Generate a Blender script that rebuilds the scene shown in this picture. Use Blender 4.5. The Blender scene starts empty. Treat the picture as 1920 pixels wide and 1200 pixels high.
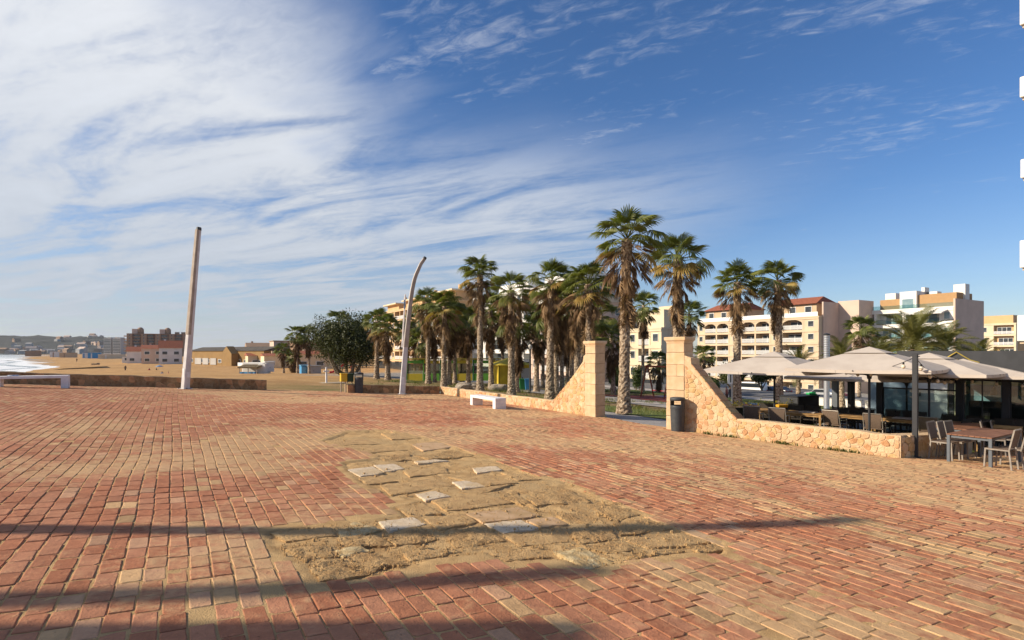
import bpy, bmesh, math, random
import numpy as np
from mathutils import Vector, Matrix, Euler

scene = bpy.context.scene
C = scene.collection
rnd = random.Random(7)
R = math.radians

# ------------------------------------------------------------------ camera
F = 1066.0                      # focal length in photo pixels (1920 wide)
EYE = 1.7
cam_d = bpy.data.cameras.new('camera')
cam = bpy.data.objects.new('camera', cam_d)
C.objects.link(cam)
cam.location = (0, 0, EYE)
cam.rotation_euler = (R(90), 0, 0)
cam_d.sensor_width = 36.0
cam_d.lens = 36.0 * F / 1920.0
cam_d.shift_y = 60.0 / 1920.0
cam_d.clip_start = 0.1
cam_d.clip_end = 20000
scene.camera = cam

# ------------------------------------------------------------------ light
SUN_EL = 26.0
SUN_AZ = 262.5                  # clockwise from +Y
sd = Vector((math.sin(R(SUN_AZ)) * math.cos(R(SUN_EL)), math.cos(R(SUN_AZ)) * math.cos(R(SUN_EL)), math.sin(R(SUN_EL))))
sun_d = bpy.data.lights.new('sun', 'SUN')
sun_d.energy = 5.0
sun_d.angle = R(0.55)
sun_d.color = (1.0, 0.875, 0.69)
sun = bpy.data.objects.new('sun', sun_d)
C.objects.link(sun)
sun.rotation_euler = sd.to_track_quat('Z', 'Y').to_euler()
sun.location = (0, 0, 60)

vs = scene.view_settings
vs.view_transform = 'Standard'
vs.look = 'None'
vs.exposure = 0.45
vs.gamma = 1.0
scene.render.use_motion_blur = False
try:
    scene.cycles.max_bounces = 6
    scene.cycles.transparent_max_bounces = 12
    scene.cycles.volume_bounces = 0
except Exception:
    pass

# ------------------------------------------------------------------ node helpers
class NG:
    def __init__(s, tree):
        s.t = tree; s.n = tree.nodes; s.l = tree.links
    def new(s, typ, **kw):
        nd = s.n.new(typ)
        for k, v in kw.items():
            setattr(nd, k, v)
        return nd
    def put(s, sock, v):
        if v is None: return
        if hasattr(v, 'is_output'): s.l.new(v, sock)
        elif isinstance(v, (tuple, list)):
            if len(v) == 3 and sock.type == 'RGBA': v = (*v, 1)
            sock.default_value = v
        else: sock.default_value = v
    def m(s, op, a, b=None, c=None, clamp=False):
        nd = s.new('ShaderNodeMath', operation=op); nd.use_clamp = clamp
        s.put(nd.inputs[0], a); s.put(nd.inputs[1], b); s.put(nd.inputs[2], c)
        return nd.outputs[0]
    def mix(s, f, a, b, blend='MIX'):
        nd = s.new('ShaderNodeMix', data_type='RGBA', blend_type=blend)
        s.put(nd.inputs[0], f); s.put(nd.inputs[6], a); s.put(nd.inputs[7], b)
        return nd.outputs[2]
    def noise(s, vec, scale, detail=4, rough=0.55, dist=0.0):
        nd = s.new('ShaderNodeTexNoise')
        s.put(nd.inputs['Vector'], vec)
        nd.inputs['Scale'].default_value = scale; nd.inputs['Detail'].default_value = detail
        nd.inputs['Roughness'].default_value = rough; nd.inputs['Distortion'].default_value = dist
        return nd.outputs[0]
    def ramp(s, v, lo, hi):
        nd = s.new('ShaderNodeMapRange'); nd.interpolation_type = 'SMOOTHSTEP'
        s.put(nd.inputs[0], v); nd.inputs[1].default_value = lo; nd.inputs[2].default_value = hi
        return nd.outputs[0]
    def vec(s, x, y, z=0.0):
        nd = s.new('ShaderNodeCombineXYZ')
        s.put(nd.inputs[0], x); s.put(nd.inputs[1], y); s.put(nd.inputs[2], z)
        return nd.outputs[0]
    def bump(s, h, strength, dist=0.02):
        nd = s.new('ShaderNodeBump')
        nd.inputs['Strength'].default_value = strength; nd.inputs['Distance'].default_value = dist
        s.put(nd.inputs['Height'], h)
        return nd.outputs[0]

# ------------------------------------------------------------------ sky
w = bpy.data.worlds.new('World'); scene.world = w; w.use_nodes = True
g = NG(w.node_tree); g.n.clear()
sky = g.new('ShaderNodeTexSky', sky_type='NISHITA')
sky.sun_disc = False
sky.sun_elevation = R(SUN_EL); sky.sun_rotation = R(SUN_AZ)
sky.altitude = 10; sky.air_density = 1.0; sky.dust_density = 0.25; sky.ozone_density = 3.0
tc = g.new('ShaderNodeTexCoord')
sep = g.new('ShaderNodeSeparateXYZ'); g.l.new(tc.outputs['Generated'], sep.inputs[0])
dx, dy, dz = sep.outputs
zc = g.m('MAXIMUM', dz, 0.0)
inv = g.m('DIVIDE', 1.0, g.m('ADD', zc, 0.06))
cx = g.m('MULTIPLY', dx, inv); cy = g.m('MULTIPLY', dy, inv)     # position on the cloud deck
# wisps are drawn out along one wind direction
ca, sa = math.cos(R(-28)), math.sin(R(-28))
wu = g.m('ADD', g.m('MULTIPLY', cx, ca), g.m('MULTIPLY', cy, sa))
wv = g.m('SUBTRACT', g.m('MULTIPLY', cy, ca), g.m('MULTIPLY', cx, sa))
nbig = g.noise(g.vec(g.m('MULTIPLY', cx, 0.8), g.m('MULTIPLY', cy, 0.5), 3.1), 0.9, 3, 0.5, 0.2)
nwisp = g.noise(g.vec(g.m('MULTIPLY', wu, 0.55), g.m('MULTIPLY', wv, 1.7), 1.7), 1.5, 8, 0.56, 0.7)
nfine = g.noise(g.vec(g.m('MULTIPLY', wu, 2.0), g.m('MULTIPLY', wv, 4.0), 6.2), 5.0, 6, 0.65, 0.6)
edge = g.m('ADD', g.m('ADD', cx, 0.53), g.m('MULTIPLY', g.m('SUBTRACT', nbig, 0.5), 1.5))
edge = g.m('ADD', edge, g.m('MULTIPLY', g.m('SUBTRACT', nwisp, 0.5), 0.9))
left = g.m('SUBTRACT', 1.0, g.ramp(edge, -0.34, 0.26))
tex = g.m('ADD', g.m('MULTIPLY', nwisp, 0.88), g.m('MULTIPLY', nfine, 0.16))
left = g.m('MULTIPLY', left, g.m('ADD', 0.10, g.m('MULTIPLY', g.ramp(tex, 0.29, 0.60), 0.90)))
# a second, lower bank straight ahead
bank = g.m('MULTIPLY', g.ramp(g.m('ADD', cy, g.m('MULTIPLY', nbig, 1.4)), 2.5, 4.0),
           g.m('SUBTRACT', 1.0, g.ramp(g.m('ADD', cx, g.m('MULTIPLY', nwisp, 1.2)), 0.5, 2.6)))
bank = g.m('MULTIPLY', bank, g.ramp(tex, 0.28, 0.62))
bank = g.m('MULTIPLY', bank, 0.9)
thin = g.m('MULTIPLY', g.ramp(g.m('ADD', g.m('MULTIPLY', nwisp, 0.6), g.m('MULTIPLY', nfine, 0.55)), 0.58, 0.86), 0.4)
low = g.m('SUBTRACT', 1.0, g.ramp(dz, 0.0, 0.30))
cov = g.m('MAXIMUM', g.m('MAXIMUM', left, bank), thin)
cov = g.m('MAXIMUM', cov, g.m('MULTIPLY', low, g.m('SUBTRACT', 0.72, g.m('MULTIPLY', g.ramp(dx, -0.25, 0.35), 0.52))))
cov = g.m('MULTIPLY', cov, 0.93, clamp=True)
skyc = g.new('ShaderNodeHueSaturation')
skyc.inputs['Saturation'].default_value = 1.14; skyc.inputs['Value'].default_value = 1.04
g.l.new(g.mix(1.0, sky.outputs[0], (0.95, 0.98, 1.12, 1), 'MULTIPLY'), skyc.inputs['Color'])
shade = g.m('ADD', 0.72, g.m('MULTIPLY', tex, 0.5))
cloudc = g.mix(1.0, (7.5, 7.7, 8.0, 1), g.vec(shade, shade, shade), 'MULTIPLY')
cloudc = g.mix(g.ramp(dz, 0.0, 0.5), g.mix(1.0, cloudc, (0.62, 0.66, 0.72, 1), 'MULTIPLY'), cloudc)
bg = g.new('ShaderNodeBackground')
g.l.new(g.mix(cov, skyc.outputs[0], cloudc), bg.inputs['Color'])
bg.inputs['Strength'].default_value = 0.082
wo = g.new('ShaderNodeOutputWorld'); g.l.new(bg.outputs[0], wo.inputs[0])

# ------------------------------------------------------------------ materials
MATS = {}
def pm(name, c1, c2=None, scale=3.0, rough=0.8, bump=0.0, bscale=40.0, bdist=0.02, metal=0.0, detail=5, c3=None, s3=0.6, attr=None, spec=0.3, coord='Object', lo=0.35, hi=0.65):
    """plain procedural surface: two (three) tones of noise, fine relief"""
    if name in MATS: return MATS[name]
    mt = bpy.data.materials.new(name); mt.use_nodes = True
    g = NG(mt.node_tree)
    b = g.n['Principled BSDF']
    co = g.new('ShaderNodeTexCoord').outputs[coord]
    col = None
    if c2 is not None:
        col = g.mix(g.ramp(g.noise(co, scale, detail), lo, hi), c1, c2)
        if c3 is not None:
            col = g.mix(g.ramp(g.noise(co, s3, 3), 0.45, 0.7), col, c3)
    else:
        n = g.m('ADD', 0.86, g.m('MULTIPLY', g.noise(co, scale, detail), 0.28))
        col = g.mix(1.0, c1, g.vec(n, n, n), 'MULTIPLY')
    if attr:
        at = g.new('ShaderNodeAttribute', attribute_name=attr)
        col = g.mix(1.0, col, at.outputs['Color'], 'MULTIPLY')
    g.put(b.inputs['Base Color'], col)
    b.inputs['Roughness'].default_value = rough
    b.inputs['Metallic'].default_value = metal
    b.inputs['Specular IOR Level'].default_value = spec
    if bump:
        g.put(b.inputs['Normal'], g.bump(g.noise(co, bscale, 6, 0.6), bump, bdist))
    MATS[name] = mt
    return mt

def leafmat(name, c1, c2, rough=0.55, trans=0.25, scale=1.2):
    if name in MATS: return MATS[name]
    mt = bpy.data.materials.new(name); mt.use_nodes = True
    g = NG(mt.node_tree); b = g.n['Principled BSDF']
    geo = g.new('ShaderNodeNewGeometry')
    co = g.new('ShaderNodeTexCoord').outputs['Object']
    oi = g.new('ShaderNodeObjectInfo')
    f = g.m('ADD', g.m('MULTIPLY', geo.outputs['Random Per Island'], 0.6), g.m('MULTIPLY', g.noise(co, scale, 3), 0.5))
    f = g.m('ADD', f, g.m('MULTIPLY', g.m('SUBTRACT', oi.outputs['Random'], 0.5), 0.35), clamp=True)
    col = g.mix(f, c1, c2)
    g.put(b.inputs['Base Color'], col)
    b.inputs['Roughness'].default_value = rough
    b.inputs['Specular IOR Level'].default_value = 0.3
    tr = g.new('ShaderNodeBsdfTranslucent'); g.put(tr.inputs['Color'], g.mix(1.0, col, (1.5, 1.7, 0.8, 1), 'MULTIPLY'))
    ms = g.new('ShaderNodeMixShader'); ms.inputs[0].default_value = trans
    g.l.new(b.outputs[0], ms.inputs[1]); g.l.new(tr.outputs[0], ms.inputs[2])
    g.l.new(ms.outputs[0], g.n['Material Output'].inputs['Surface'])
    MATS[name] = mt
    return mt

def glassmat(name, tint=(0.82, 0.9, 0.9), refl=0.06):
    if name in MATS: return MATS[name]
    mt = bpy.data.materials.new(name); mt.use_nodes = True
    g = NG(mt.node_tree); g.n.remove(g.n['Principled BSDF'])
    tr = g.new('ShaderNodeBsdfTransparent'); g.put(tr.inputs[0], tint)
    gl = g.new('ShaderNodeBsdfGlossy'); gl.inputs['Roughness'].default_value = 0.02
    lw = g.new('ShaderNodeFresnel'); lw.inputs[0].default_value = 1.5
    ms = g.new('ShaderNodeMixShader')
    g.put(ms.inputs[0], g.m('ADD', lw.outputs[0], refl, clamp=True))
    g.l.new(tr.outputs[0], ms.inputs[1]); g.l.new(gl.outputs[0], ms.inputs[2])
    g.l.new(ms.outputs[0], g.n['Material Output'].inputs['Surface'])
    MATS[name] = mt
    return mt

# ------------------------------------------------------------------ mesh helpers
class MB:
    def __init__(s): s.v = []; s.f = []
    def add(s, vs, fs):
        o = len(s.v); s.v += [tuple(p) for p in vs]; s.f += [tuple(o + i for i in f) for f in fs]
        return s
    def box(s, c, size, rz=0.0, rx=0.0, ry=0.0):
        hx, hy, hz = size[0] / 2, size[1] / 2, size[2] / 2
        m = Euler((rx, ry, rz)).to_matrix() if (rx or ry or rz) else None
        vs = []
        for z in (-hz, hz):
            for x, y in ((-hx, -hy), (hx, -hy), (hx, hy), (-hx, hy)):
                p = Vector((x, y, z))
                if m: p = m @ p
                vs.append((p.x + c[0], p.y + c[1], p.z + c[2]))
        return s.add(vs, [(3, 2, 1, 0), (4, 5, 6, 7), (0, 1, 5, 4), (1, 2, 6, 5), (2, 3, 7, 6), (3, 0, 4, 7)])
    def bar(s, a, b, wd, ht=None, up=(0, 0, 1)):
        a = Vector(a); b = Vector(b); d = (b - a)
        if d.length < 1e-6: return s
        d.normalize(); ht = ht or wd
        u = Vector(up)
        if abs(d.dot(u)) > 0.95: u = Vector((1, 0, 0))
        x = d.cross(u).normalized(); y = x.cross(d).normalized()
        vs = []
        for p in (a, b):
            for i, j in ((-1, -1), (1, -1), (1, 1), (-1, 1)):
                vs.append(p + x * (i * wd / 2) + y * (j * ht / 2))
        return s.add(vs, [(0, 1, 2, 3), (7, 6, 5, 4), (4, 5, 1, 0), (5, 6, 2, 1), (6, 7, 3, 2), (7, 4, 0, 3)])
    def tube(s, pts, rad, seg=8, caps=True, sq=None):
        pts = [Vector(p) for p in pts]
        if not isinstance(rad, (list, tuple)): rad = [rad] * len(pts)
        vs = []; n = len(pts)
        px = None
        for i, p in enumerate(pts):
            d = (pts[min(i + 1, n - 1)] - pts[max(i - 1, 0)]).normalized()
            if px is None:
                u = Vector((0, 0, 1)) if abs(d.z) < 0.9 else Vector((1, 0, 0))
                px = d.cross(u).normalized()
            else:
                px = (px - d * px.dot(d)).normalized()
            py = d.cross(px)
            for k in range(seg):
                a = 2 * math.pi * k / seg
                vs.append(p + (px * math.cos(a) + py * math.sin(a)) * rad[i])
        fs = []
        for i in range(n - 1):
            for k in range(seg):
                fs.append((i * seg + k, i * seg + (k + 1) % seg, (i + 1) * seg + (k + 1) % seg, (i + 1) * seg + k))
        if caps:
            fs.append(tuple(range(seg - 1, -1, -1))); fs.append(tuple((n - 1) * seg + k for k in range(seg)))
        return s.add(vs, fs)
    def lathe(s, prof, seg=20, c=(0, 0, 0)):
        vs = []; n = len(prof)
        for r, z in prof:
            for k in range(seg):
                a = 2 * math.pi * k / seg
                vs.append((c[0] + r * math.cos(a), c[1] + r * math.sin(a), c[2] + z))
        fs = []
        for i in range(n - 1):
            for k in range(seg):
                fs.append((i * seg + k, i * seg + (k + 1) % seg, (i + 1) * seg + (k + 1) % seg, (i + 1) * seg + k))
        fs.append(tuple(range(seg - 1, -1, -1))); fs.append(tuple((n - 1) * seg + k for k in range(seg)))
        return s.add(vs, fs)
    def prism(s, poly, axis_a, axis_b, ext, o=(0, 0, 0)):
        """poly of (a,b) in plane axis_a,axis_b, extruded by vector ext"""
        A = Vector(axis_a); B = Vector(axis_b); X = Vector(ext); O = Vector(o); n = len(poly)
        vs = [O + A * a + B * b for a, b in poly] + [O + A * a + B * b + X for a, b in poly]
        fs = [tuple(range(n)), tuple(range(2 * n - 1, n - 1, -1))]
        for i in range(n):
            j = (i + 1) % n
            fs.append((i, i + n, j + n, j))
        return s.add(vs, fs)
    def mesh(s, name):
        me = bpy.data.meshes.new(name); me.from_pydata(s.v, [], s.f); me.update()
        bm = bmesh.new(); bm.from_mesh(me); bmesh.ops.recalc_face_normals(bm, faces=bm.faces); bm.to_mesh(me); bm.free()
        return me

def link(name, me, mat, parent=None, smooth=False, loc=None, rot=None):
    o = bpy.data.objects.new(name, me); C.objects.link(o)
    if mat is not None and len(me.materials) == 0: me.materials.append(mat)
    if parent: o.parent = parent
    if smooth and me is not None:
        me.polygons.foreach_set('use_smooth', [True] * len(me.polygons))
    if loc is not None: o.location = loc
    if rot is not None: o.rotation_euler = rot
    return o
def part(name, mb, mat, parent, smooth=False, bevel=0.0, seg=1, loc=None, rot=None):
    me = mb.mesh(name) if isinstance(mb, MB) else mb
    if bevel:
        bm = bmesh.new(); bm.from_mesh(me)
        bmesh.ops.bevel(bm, geom=[e for e in bm.edges if len(e.link_faces) == 2 and e.calc_face_angle(0) > 0.5], offset=bevel, segments=seg, profile=0.6, affect='EDGES')
        bm.to_mesh(me); bm.free()
    return link(name, me, mat, parent, smooth, loc, rot)
def tag(o, label, cat, group=None):
    o['label'] = label; o['category'] = cat
    if group: o['group'] = group
    return o
def struct(o): o['kind'] = 'structure'; return o
def thing(name, label, cat, loc=(0, 0, 0), rz=0.0, group=None):
    o = bpy.data.objects.new(name, None); C.objects.link(o)
    o.empty_display_size = 0.2
    o.location = loc; o.rotation_euler = (0, 0, rz)
    return tag(o, label, cat, group)
def copy_tree(o, parent=None):
    c = o.copy(); C.objects.link(c); c.parent = parent
    for ch in list(o.children): copy_tree(ch, c)
    return c
def mesh_np(name, V, loops, totals, smooth=True):
    me = bpy.data.meshes.new(name)
    V = np.asarray(V, dtype=np.float32); loops = np.asarray(loops, dtype=np.int32); totals = np.asarray(totals, dtype=np.int32)
    me.vertices.add(len(V)); me.vertices.foreach_set('co', V.ravel())
    me.loops.add(len(loops)); me.loops.foreach_set('vertex_index', loops)
    me.polygons.add(len(totals))
    st = np.zeros(len(totals), dtype=np.int32); st[1:] = np.cumsum(totals)[:-1]
    me.polygons.foreach_set('loop_start', st)
    me.update(calc_edges=True)
    if not smooth: me.polygons.foreach_set('use_smooth', [False] * len(totals))
    return me
def grid_mesh(name, X, Y, Z):
    """X: (n,) Y: (m,) Z: (m,n)"""
    n, m = len(X), len(Y)
    XX, YY = np.meshgrid(X, Y)
    V = np.stack([XX.ravel(), YY.ravel(), Z.ravel()], 1)
    i = np.arange(m - 1)[:, None] * n + np.arange(n - 1)[None, :]
    q = np.stack([i, i + 1, i + n + 1, i + n], -1).reshape(-1)
    return mesh_np(name, V, q, np.full((m - 1) * (n - 1), 4))
def vcol(me, name, cols):
    a = me.color_attributes.new(name, 'FLOAT_COLOR', 'POINT')
    a.data.foreach_set('color', np.asarray(cols, dtype=np.float32).ravel())

# value noise in numpy
def _hash(ix, iy, seed):
    h = (ix.astype(np.int64) * 374761393 + iy.astype(np.int64) * 668265263 + seed * 144269504) & 0xffffffff
    h = ((h ^ (h >> 13)) * 1274126177) & 0xffffffff
    return ((h ^ (h >> 16)) & 0xffff) / 65535.0
def vnoise(x, y, seed=0):
    x = np.asarray(x, dtype=float); y = np.asarray(y, dtype=float)
    ix = np.floor(x); iy = np.floor(y); fx = x - ix; fy = y - iy
    fx = fx * fx * (3 - 2 * fx); fy = fy * fy * (3 - 2 * fy)
    a = _hash(ix, iy, seed); b = _hash(ix + 1, iy, seed); c = _hash(ix, iy + 1, seed); d = _hash(ix + 1, iy + 1, seed)
    return (a * (1 - fx) + b * fx) * (1 - fy) + (c * (1 - fx) + d * fx) * fy
def fbm(x, y, oct=4, seed=0):
    s = 0.0; a = 0.5; t = 0.0
    for o in range(oct):
        s = s + a * vnoise(x * 2 ** o, y * 2 ** o, seed + o * 17); t += a; a *= 0.55
    return s / t
def sstep(a, b, x):
    t = np.clip((x - a) / (b - a), 0, 1); return t * t * (3 - 2 * t)

# ------------------------------------------------------------------ the lie of the land
SX, SY = -0.05, -0.03           # the square falls away to the right and to the back
def pl(x, y): return SX * x + SY * y
def coast(y):
    y = np.asarray(y, dtype=float)
    return np.where(y < 205, -52 - 0.56 * y, -166.8 - 0.93 * (y - 205))
def land(x, y):
    x = np.asarray(x, dtype=float); y = np.asarray(y, dtype=float)
    z = SX * np.maximum(x, -20) + SY * y
    floor = -3.0 - 7.0 * sstep(0, 140, x) - 1.0 * sstep(150, 400, y) * sstep(-60, 60, x)
    z = np.maximum(z, floor)
    d = x - coast(y)                                   # metres inland of the water line
    z = np.where(d < 40, np.minimum(z, -3.95 + np.maximum(d, -40) * 0.035), z)
    return z
def G(px, py):
    """photo pixel to a point on the sloping square"""
    u = (px - 960) / F; k = F / (py - 660.0)
    y = EYE * k / (1 + SX * u * k + SY * k)
    return Vector((u * y, y, pl(u * y, y)))
def D(px, y, py=None):
    """pixel column at a depth; on the land, or at the height of row py"""
    x = (px - 960) / F * y
    z = float(land(x, y)) if py is None else EYE - (py - 660.0) / F * y
    return Vector((x, y, z))
E1 = Vector((-0.509, 0.861, 0.0)).normalized()          # along the bricks
E2 = Vector((0.861, 0.509, 0.0)).normalized()           # across
A1 = math.atan2(E1.y, E1.x); A2 = math.atan2(E2.y, E2.x)

# ================================================================== SETTING
# ------------------------------------------------------------------ ground to the horizon
def spread(a, b, step, far, grow=1.28):
    c = list(np.arange(a, b + step * 0.5, step)); s = step; lo = a; hi = b
    while hi < far[1]: s *= grow; hi += s; c.append(hi)
    s = step
    while lo > far[0]: s *= grow; lo -= s; c.insert(0, lo)
    return np.array(c)
gx = spread(-70, 70, 1.4, (-6000, 4000)); gy = spread(-4, 130, 1.4, (-60, 7000))
GX, GY = np.meshgrid(gx, gy)
gz = land(GX, GY) - 0.10
bumps = (fbm(GX / 9.0, GY / 9.0, 4, 3) - 0.5) * 0.35 + (fbm(GX / 2.2, GY / 2.2, 3, 8) - 0.5) * 0.16
beach = sstep(30, 46, GY + 0.3 * GX) * (1 - sstep(-14, -3, GX))
gz = gz + bumps * beach
gm = grid_mesh('ground', gx, gy, gz)
# which ground is where: sand on the beach, dry earth and grass under the palms, paving inland
grove = sstep(-18, -8, GX) * sstep(20, 26, GY)
grassn = fbm(GX / 3.4, GY / 3.4, 3, 5)
grs = grove * sstep(0.50, 0.58, grassn) * (1 - sstep(58, 66, GY))
pav = sstep(62, 70, GY) * sstep(-34, -20, GX + 0.0)
cols = np.zeros((GX.size, 4)); cols[:, 3] = 1
cols[:, 0] = grove.ravel(); cols[:, 1] = grs.ravel(); cols[:, 2] = pav.ravel()
vcol(gm, 'zone', cols)
mt = bpy.data.materials.new('ground_sand_earth'); mt.use_nodes = True
g = NG(mt.node_tree); b = g.n['Principled BSDF']
co = g.new('ShaderNodeTexCoord').outputs['Object']
at = g.new('ShaderNodeAttribute', attribute_name='zone'); zs = g.new('ShaderNodeSeparateColor'); g.l.new(at.outputs['Color'], zs.inputs[0])
n1 = g.noise(co, 0.35, 6, 0.6); n2 = g.noise(co, 6.0, 5, 0.65)
sand = g.mix(g.ramp(n1, 0.35, 0.68), (0.53, 0.325, 0.145, 1), (0.41, 0.235, 0.10, 1))
sand = g.mix(g.m('MULTIPLY', g.ramp(g.noise(co, 0.09, 6, 0.62), 0.46, 0.66), 0.45), sand, (0.33, 0.195, 0.085, 1))
sand = g.mix(g.m('MULTIPLY', g.ramp(n2, 0.45, 0.75), 0.6), sand, (0.27, 0.155, 0.065, 1))
earth = g.mix(g.ramp(n2, 0.35, 0.65), (0.34, 0.24, 0.125, 1), (0.22, 0.15, 0.075, 1))
grass = g.mix(g.ramp(n2, 0.35, 0.65), (0.10, 0.125, 0.03, 1), (0.19, 0.17, 0.055, 1))
pave = g.mix(g.ramp(n2, 0.3, 0.7), (0.30, 0.27, 0.235, 1), (0.36, 0.33, 0.29, 1))
col = g.mix(zs.outputs[0], sand, earth)
col = g.mix(zs.outputs[1], col, grass)
col = g.mix(zs.outputs[2], col, pave)
g.put(b.inputs['Base Color'], col); b.inputs['Roughness'].default_value = 0.95
b.inputs['Specular IOR Level'].default_value = 0.1
g.put(b.inputs['Normal'], g.bump(g.m('ADD', n2, g.noise(co, 1.3, 4)), 0.6, 0.12))
struct(link('ground', gm, mt, smooth=True))

# ------------------------------------------------------------------ sea
sxs = spread(-420, -40, 3.0, (-9000, -30), 1.35); sys_ = spread(-40, 420, 3.0, (-60, 9000), 1.3)
sxs = sxs[sxs < 60]
XX, YY = np.meshgrid(sxs, sys_)
dsea = coast(YY) - XX                                  # metres out from the water line
wob = (fbm(XX / 30.0, YY / 30.0, 3, 21) - 0.5) * 26
dd = dsea + wob
wave = np.zeros_like(dd)
foam = np.zeros_like(dd)
for c0, wdt, hgt in ((2, 9, 0.25), (22, 9, 0.8), (46, 8, 1.0), (78, 8, 0.7)):
    t = np.exp(-((dd - c0) / (wdt * 0.45)) ** 2)
    wave += t * hgt * 0.7; foam = np.maximum(foam, np.exp(-((dd - c0 + 2.5) / wdt) ** 2))
foam = np.maximum(foam, (1 - sstep(20, 60, dd)) * 0.55 * fbm(XX / 7.0, YY / 7.0, 3, 4))
sm = grid_mesh('sea', sxs, sys_, -4.0 + wave * (dd > -5))
cols = np.zeros((XX.size, 4)); cols[:, 0] = foam.ravel(); cols[:, 3] = 1
vcol(sm, 'foam', cols)
mt = bpy.data.materials.new('sea_water'); mt.use_nodes = True
g = NG(mt.node_tree); b = g.n['Principled BSDF']
co = g.new('ShaderNodeTexCoord').outputs['Object']
at = g.new('ShaderNodeAttribute', attribute_name='foam'); zs = g.new('ShaderNodeSeparateColor'); g.l.new(at.outputs['Color'], zs.inputs[0])
fo = g.ramp(g.m('ADD', zs.outputs[0], g.m('MULTIPLY', g.m('SUBTRACT', g.noise(co, 0.25, 6, 0.7), 0.5), 1.1)), 0.42, 0.62)
g.put(b.inputs['Base Color'], g.mix(fo, (0.05, 0.10, 0.11, 1), (0.80, 0.82, 0.83, 1)))
g.put(b.inputs['Roughness'], g.m('ADD', 0.12, g.m('MULTIPLY', fo, 0.7)))
g.put(b.inputs['Normal'], g.bump(g.noise(co, 0.6, 5), 0.5, 0.3))
struct(link('sea', sm, mt, smooth=True))

# ------------------------------------------------------------------ the brick square
P_A = Vector((-22.0, 24.5, 0)) - E2 * 11
P_B = G(500, 731); P_C = G(826, 738.5)
P_GL = G(1117, 782); P_GR = G(1250, 803.5)
P_RC = G(1689, 860); P_RE = P_RC + E2 * 9.0
plaza_poly = [(-32, 18), (P_A.x, P_A.y), (P_B.x, P_B.y), (P_C.x, P_C.y), (P_GL.x, P_GL.y), (P_GL.x + .3, P_GL.y + .2), (P_GR.x + 0.2, P_GR.y + .35),
              (P_GR.x, P_GR.y), (P_RC.x, P_RC.y), (P_RE.x, P_RE.y), (30, 20), (22, 2), (6, -3), (-8, -3), (-30, 8)]
def inpoly(x, y, poly):
    x = np.asarray(x); y = np.asarray(y); r = np.zeros(x.shape, bool); n = len(poly)
    for i in range(n):
        x0, y0 = poly[i]; x1, y1 = poly[(i + 1) % n]
        if y0 == y1: continue
        c = ((y0 > y) != (y1 > y)) & (x < (x1 - x0) * (y - y0) / (y1 - y0) + x0)
        r ^= c
    return r
def undul(x, y): return (fbm(x / 2.4, y / 2.4, 3, 31) - 0.5) * 0.045
patch_px = [(502, 995), (627, 981), (710, 973), (759, 964), (739, 949), (793, 939), (725, 927), (671, 897), (649, 880), (642, 868), (706, 861), (713, 853),
            (607, 826), (651, 809), (715, 806), (784, 818), (852, 840), (911, 857), (950, 872), (1014, 894), (1058, 901), (1116, 931), (1209, 966), (1263, 990),
            (1351, 1013), (1356, 1035), (1288, 1034), (1180, 1050), (1112, 1064), (1043, 1046), (950, 1050), (911, 1036), (823, 1045), (764, 1061), (676, 1084),
            (597, 1091), (573, 1060), (534, 1044), (504, 1016)]
patch = [(G(*p).x, G(*p).y) for p in patch_px]

def polydist(x, y, poly):
    d = np.full(np.shape(x), 1e9); n = len(poly)
    for i in range(n):
        x0, y0 = poly[i]; x1, y1 = poly[(i + 1) % n]; ex, ey = x1 - x0, y1 - y0
        t = np.clip(((x - x0) * ex + (y - y0) * ey) / (ex * ex + ey * ey), 0, 1)
        d = np.minimum(d, np.hypot(x - x0 - t * ex, y - y0 - t * ey))
    return d
# joint sand: one sheet, fine where it is near
xs = np.unique(np.concatenate([np.arange(-34, -8, 0.7), np.arange(-8, -5.5, 0.2), np.arange(-5.5, 6.5, 0.045), np.arange(6.5, 10, 0.2), np.arange(10, 31, 0.7)]))
ys = np.unique(np.concatenate([np.arange(-3, 2.6, 0.4), np.arange(2.6, 11.5, 0.045), np.arange(11.5, 16, 0.15), np.arange(16, 38, 0.6)]))
XX, YY = np.meshgrid(xs, ys)
base = pl(XX, YY) + undul(XX, YY)
inp = inpoly(XX, YY, patch)
fill = fbm(XX / 1.1, YY / 1.1, 4, 51)
zs_ = base - 0.0072 + (fill - 0.5) * 0.011 + (fbm(XX * 9, YY * 9, 2, 77) - 0.5) * 0.005
zs_ = zs_ + 0.007 * np.exp(-(polydist(XX, YY, patch) / 0.22) ** 2) * sstep(0.38, 0.62, fbm(XX / 0.5, YY / 0.5, 3, 35))
lump = fbm(XX / 0.35, YY / 0.35, 4, 91)
zs_ = np.where(inp, base - 0.024 + (lump - 0.5) * 0.050 + (fbm(XX * 10, YY * 10, 3, 13) - 0.5) * 0.026, zs_)
keep = inpoly(XX, YY, plaza_poly)
n = len(xs); m = len(ys)
i = np.arange(m - 1)[:, None] * n + np.arange(n - 1)[None, :]
kq = keep[:-1, :-1] & keep[1:, 1:]
i = i[kq]
q = np.stack([i, i + 1, i + n + 1, i + n], -1).reshape(-1)
used = np.unique(q); remap = np.full(n * m, -1); remap[used] = np.arange(len(used))
V = np.stack([XX.ravel(), YY.ravel(), zs_.ravel()], 1)[used]
pm_sand = pm('joint_sand', (0.65, 0.43, 0.205, 1), (0.49, 0.305, 0.14, 1), 5.0, 0.97, 1.0, 90, 0.022, c3=(0.53, 0.36, 0.18, 1), s3=0.9, spec=0.1)
plaza_mesh = mesh_np('plaza_paving', V, remap[q], np.full(len(i), 4))
plaza = struct(link('plaza_paving', plaza_mesh, pm_sand, smooth=True))

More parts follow.
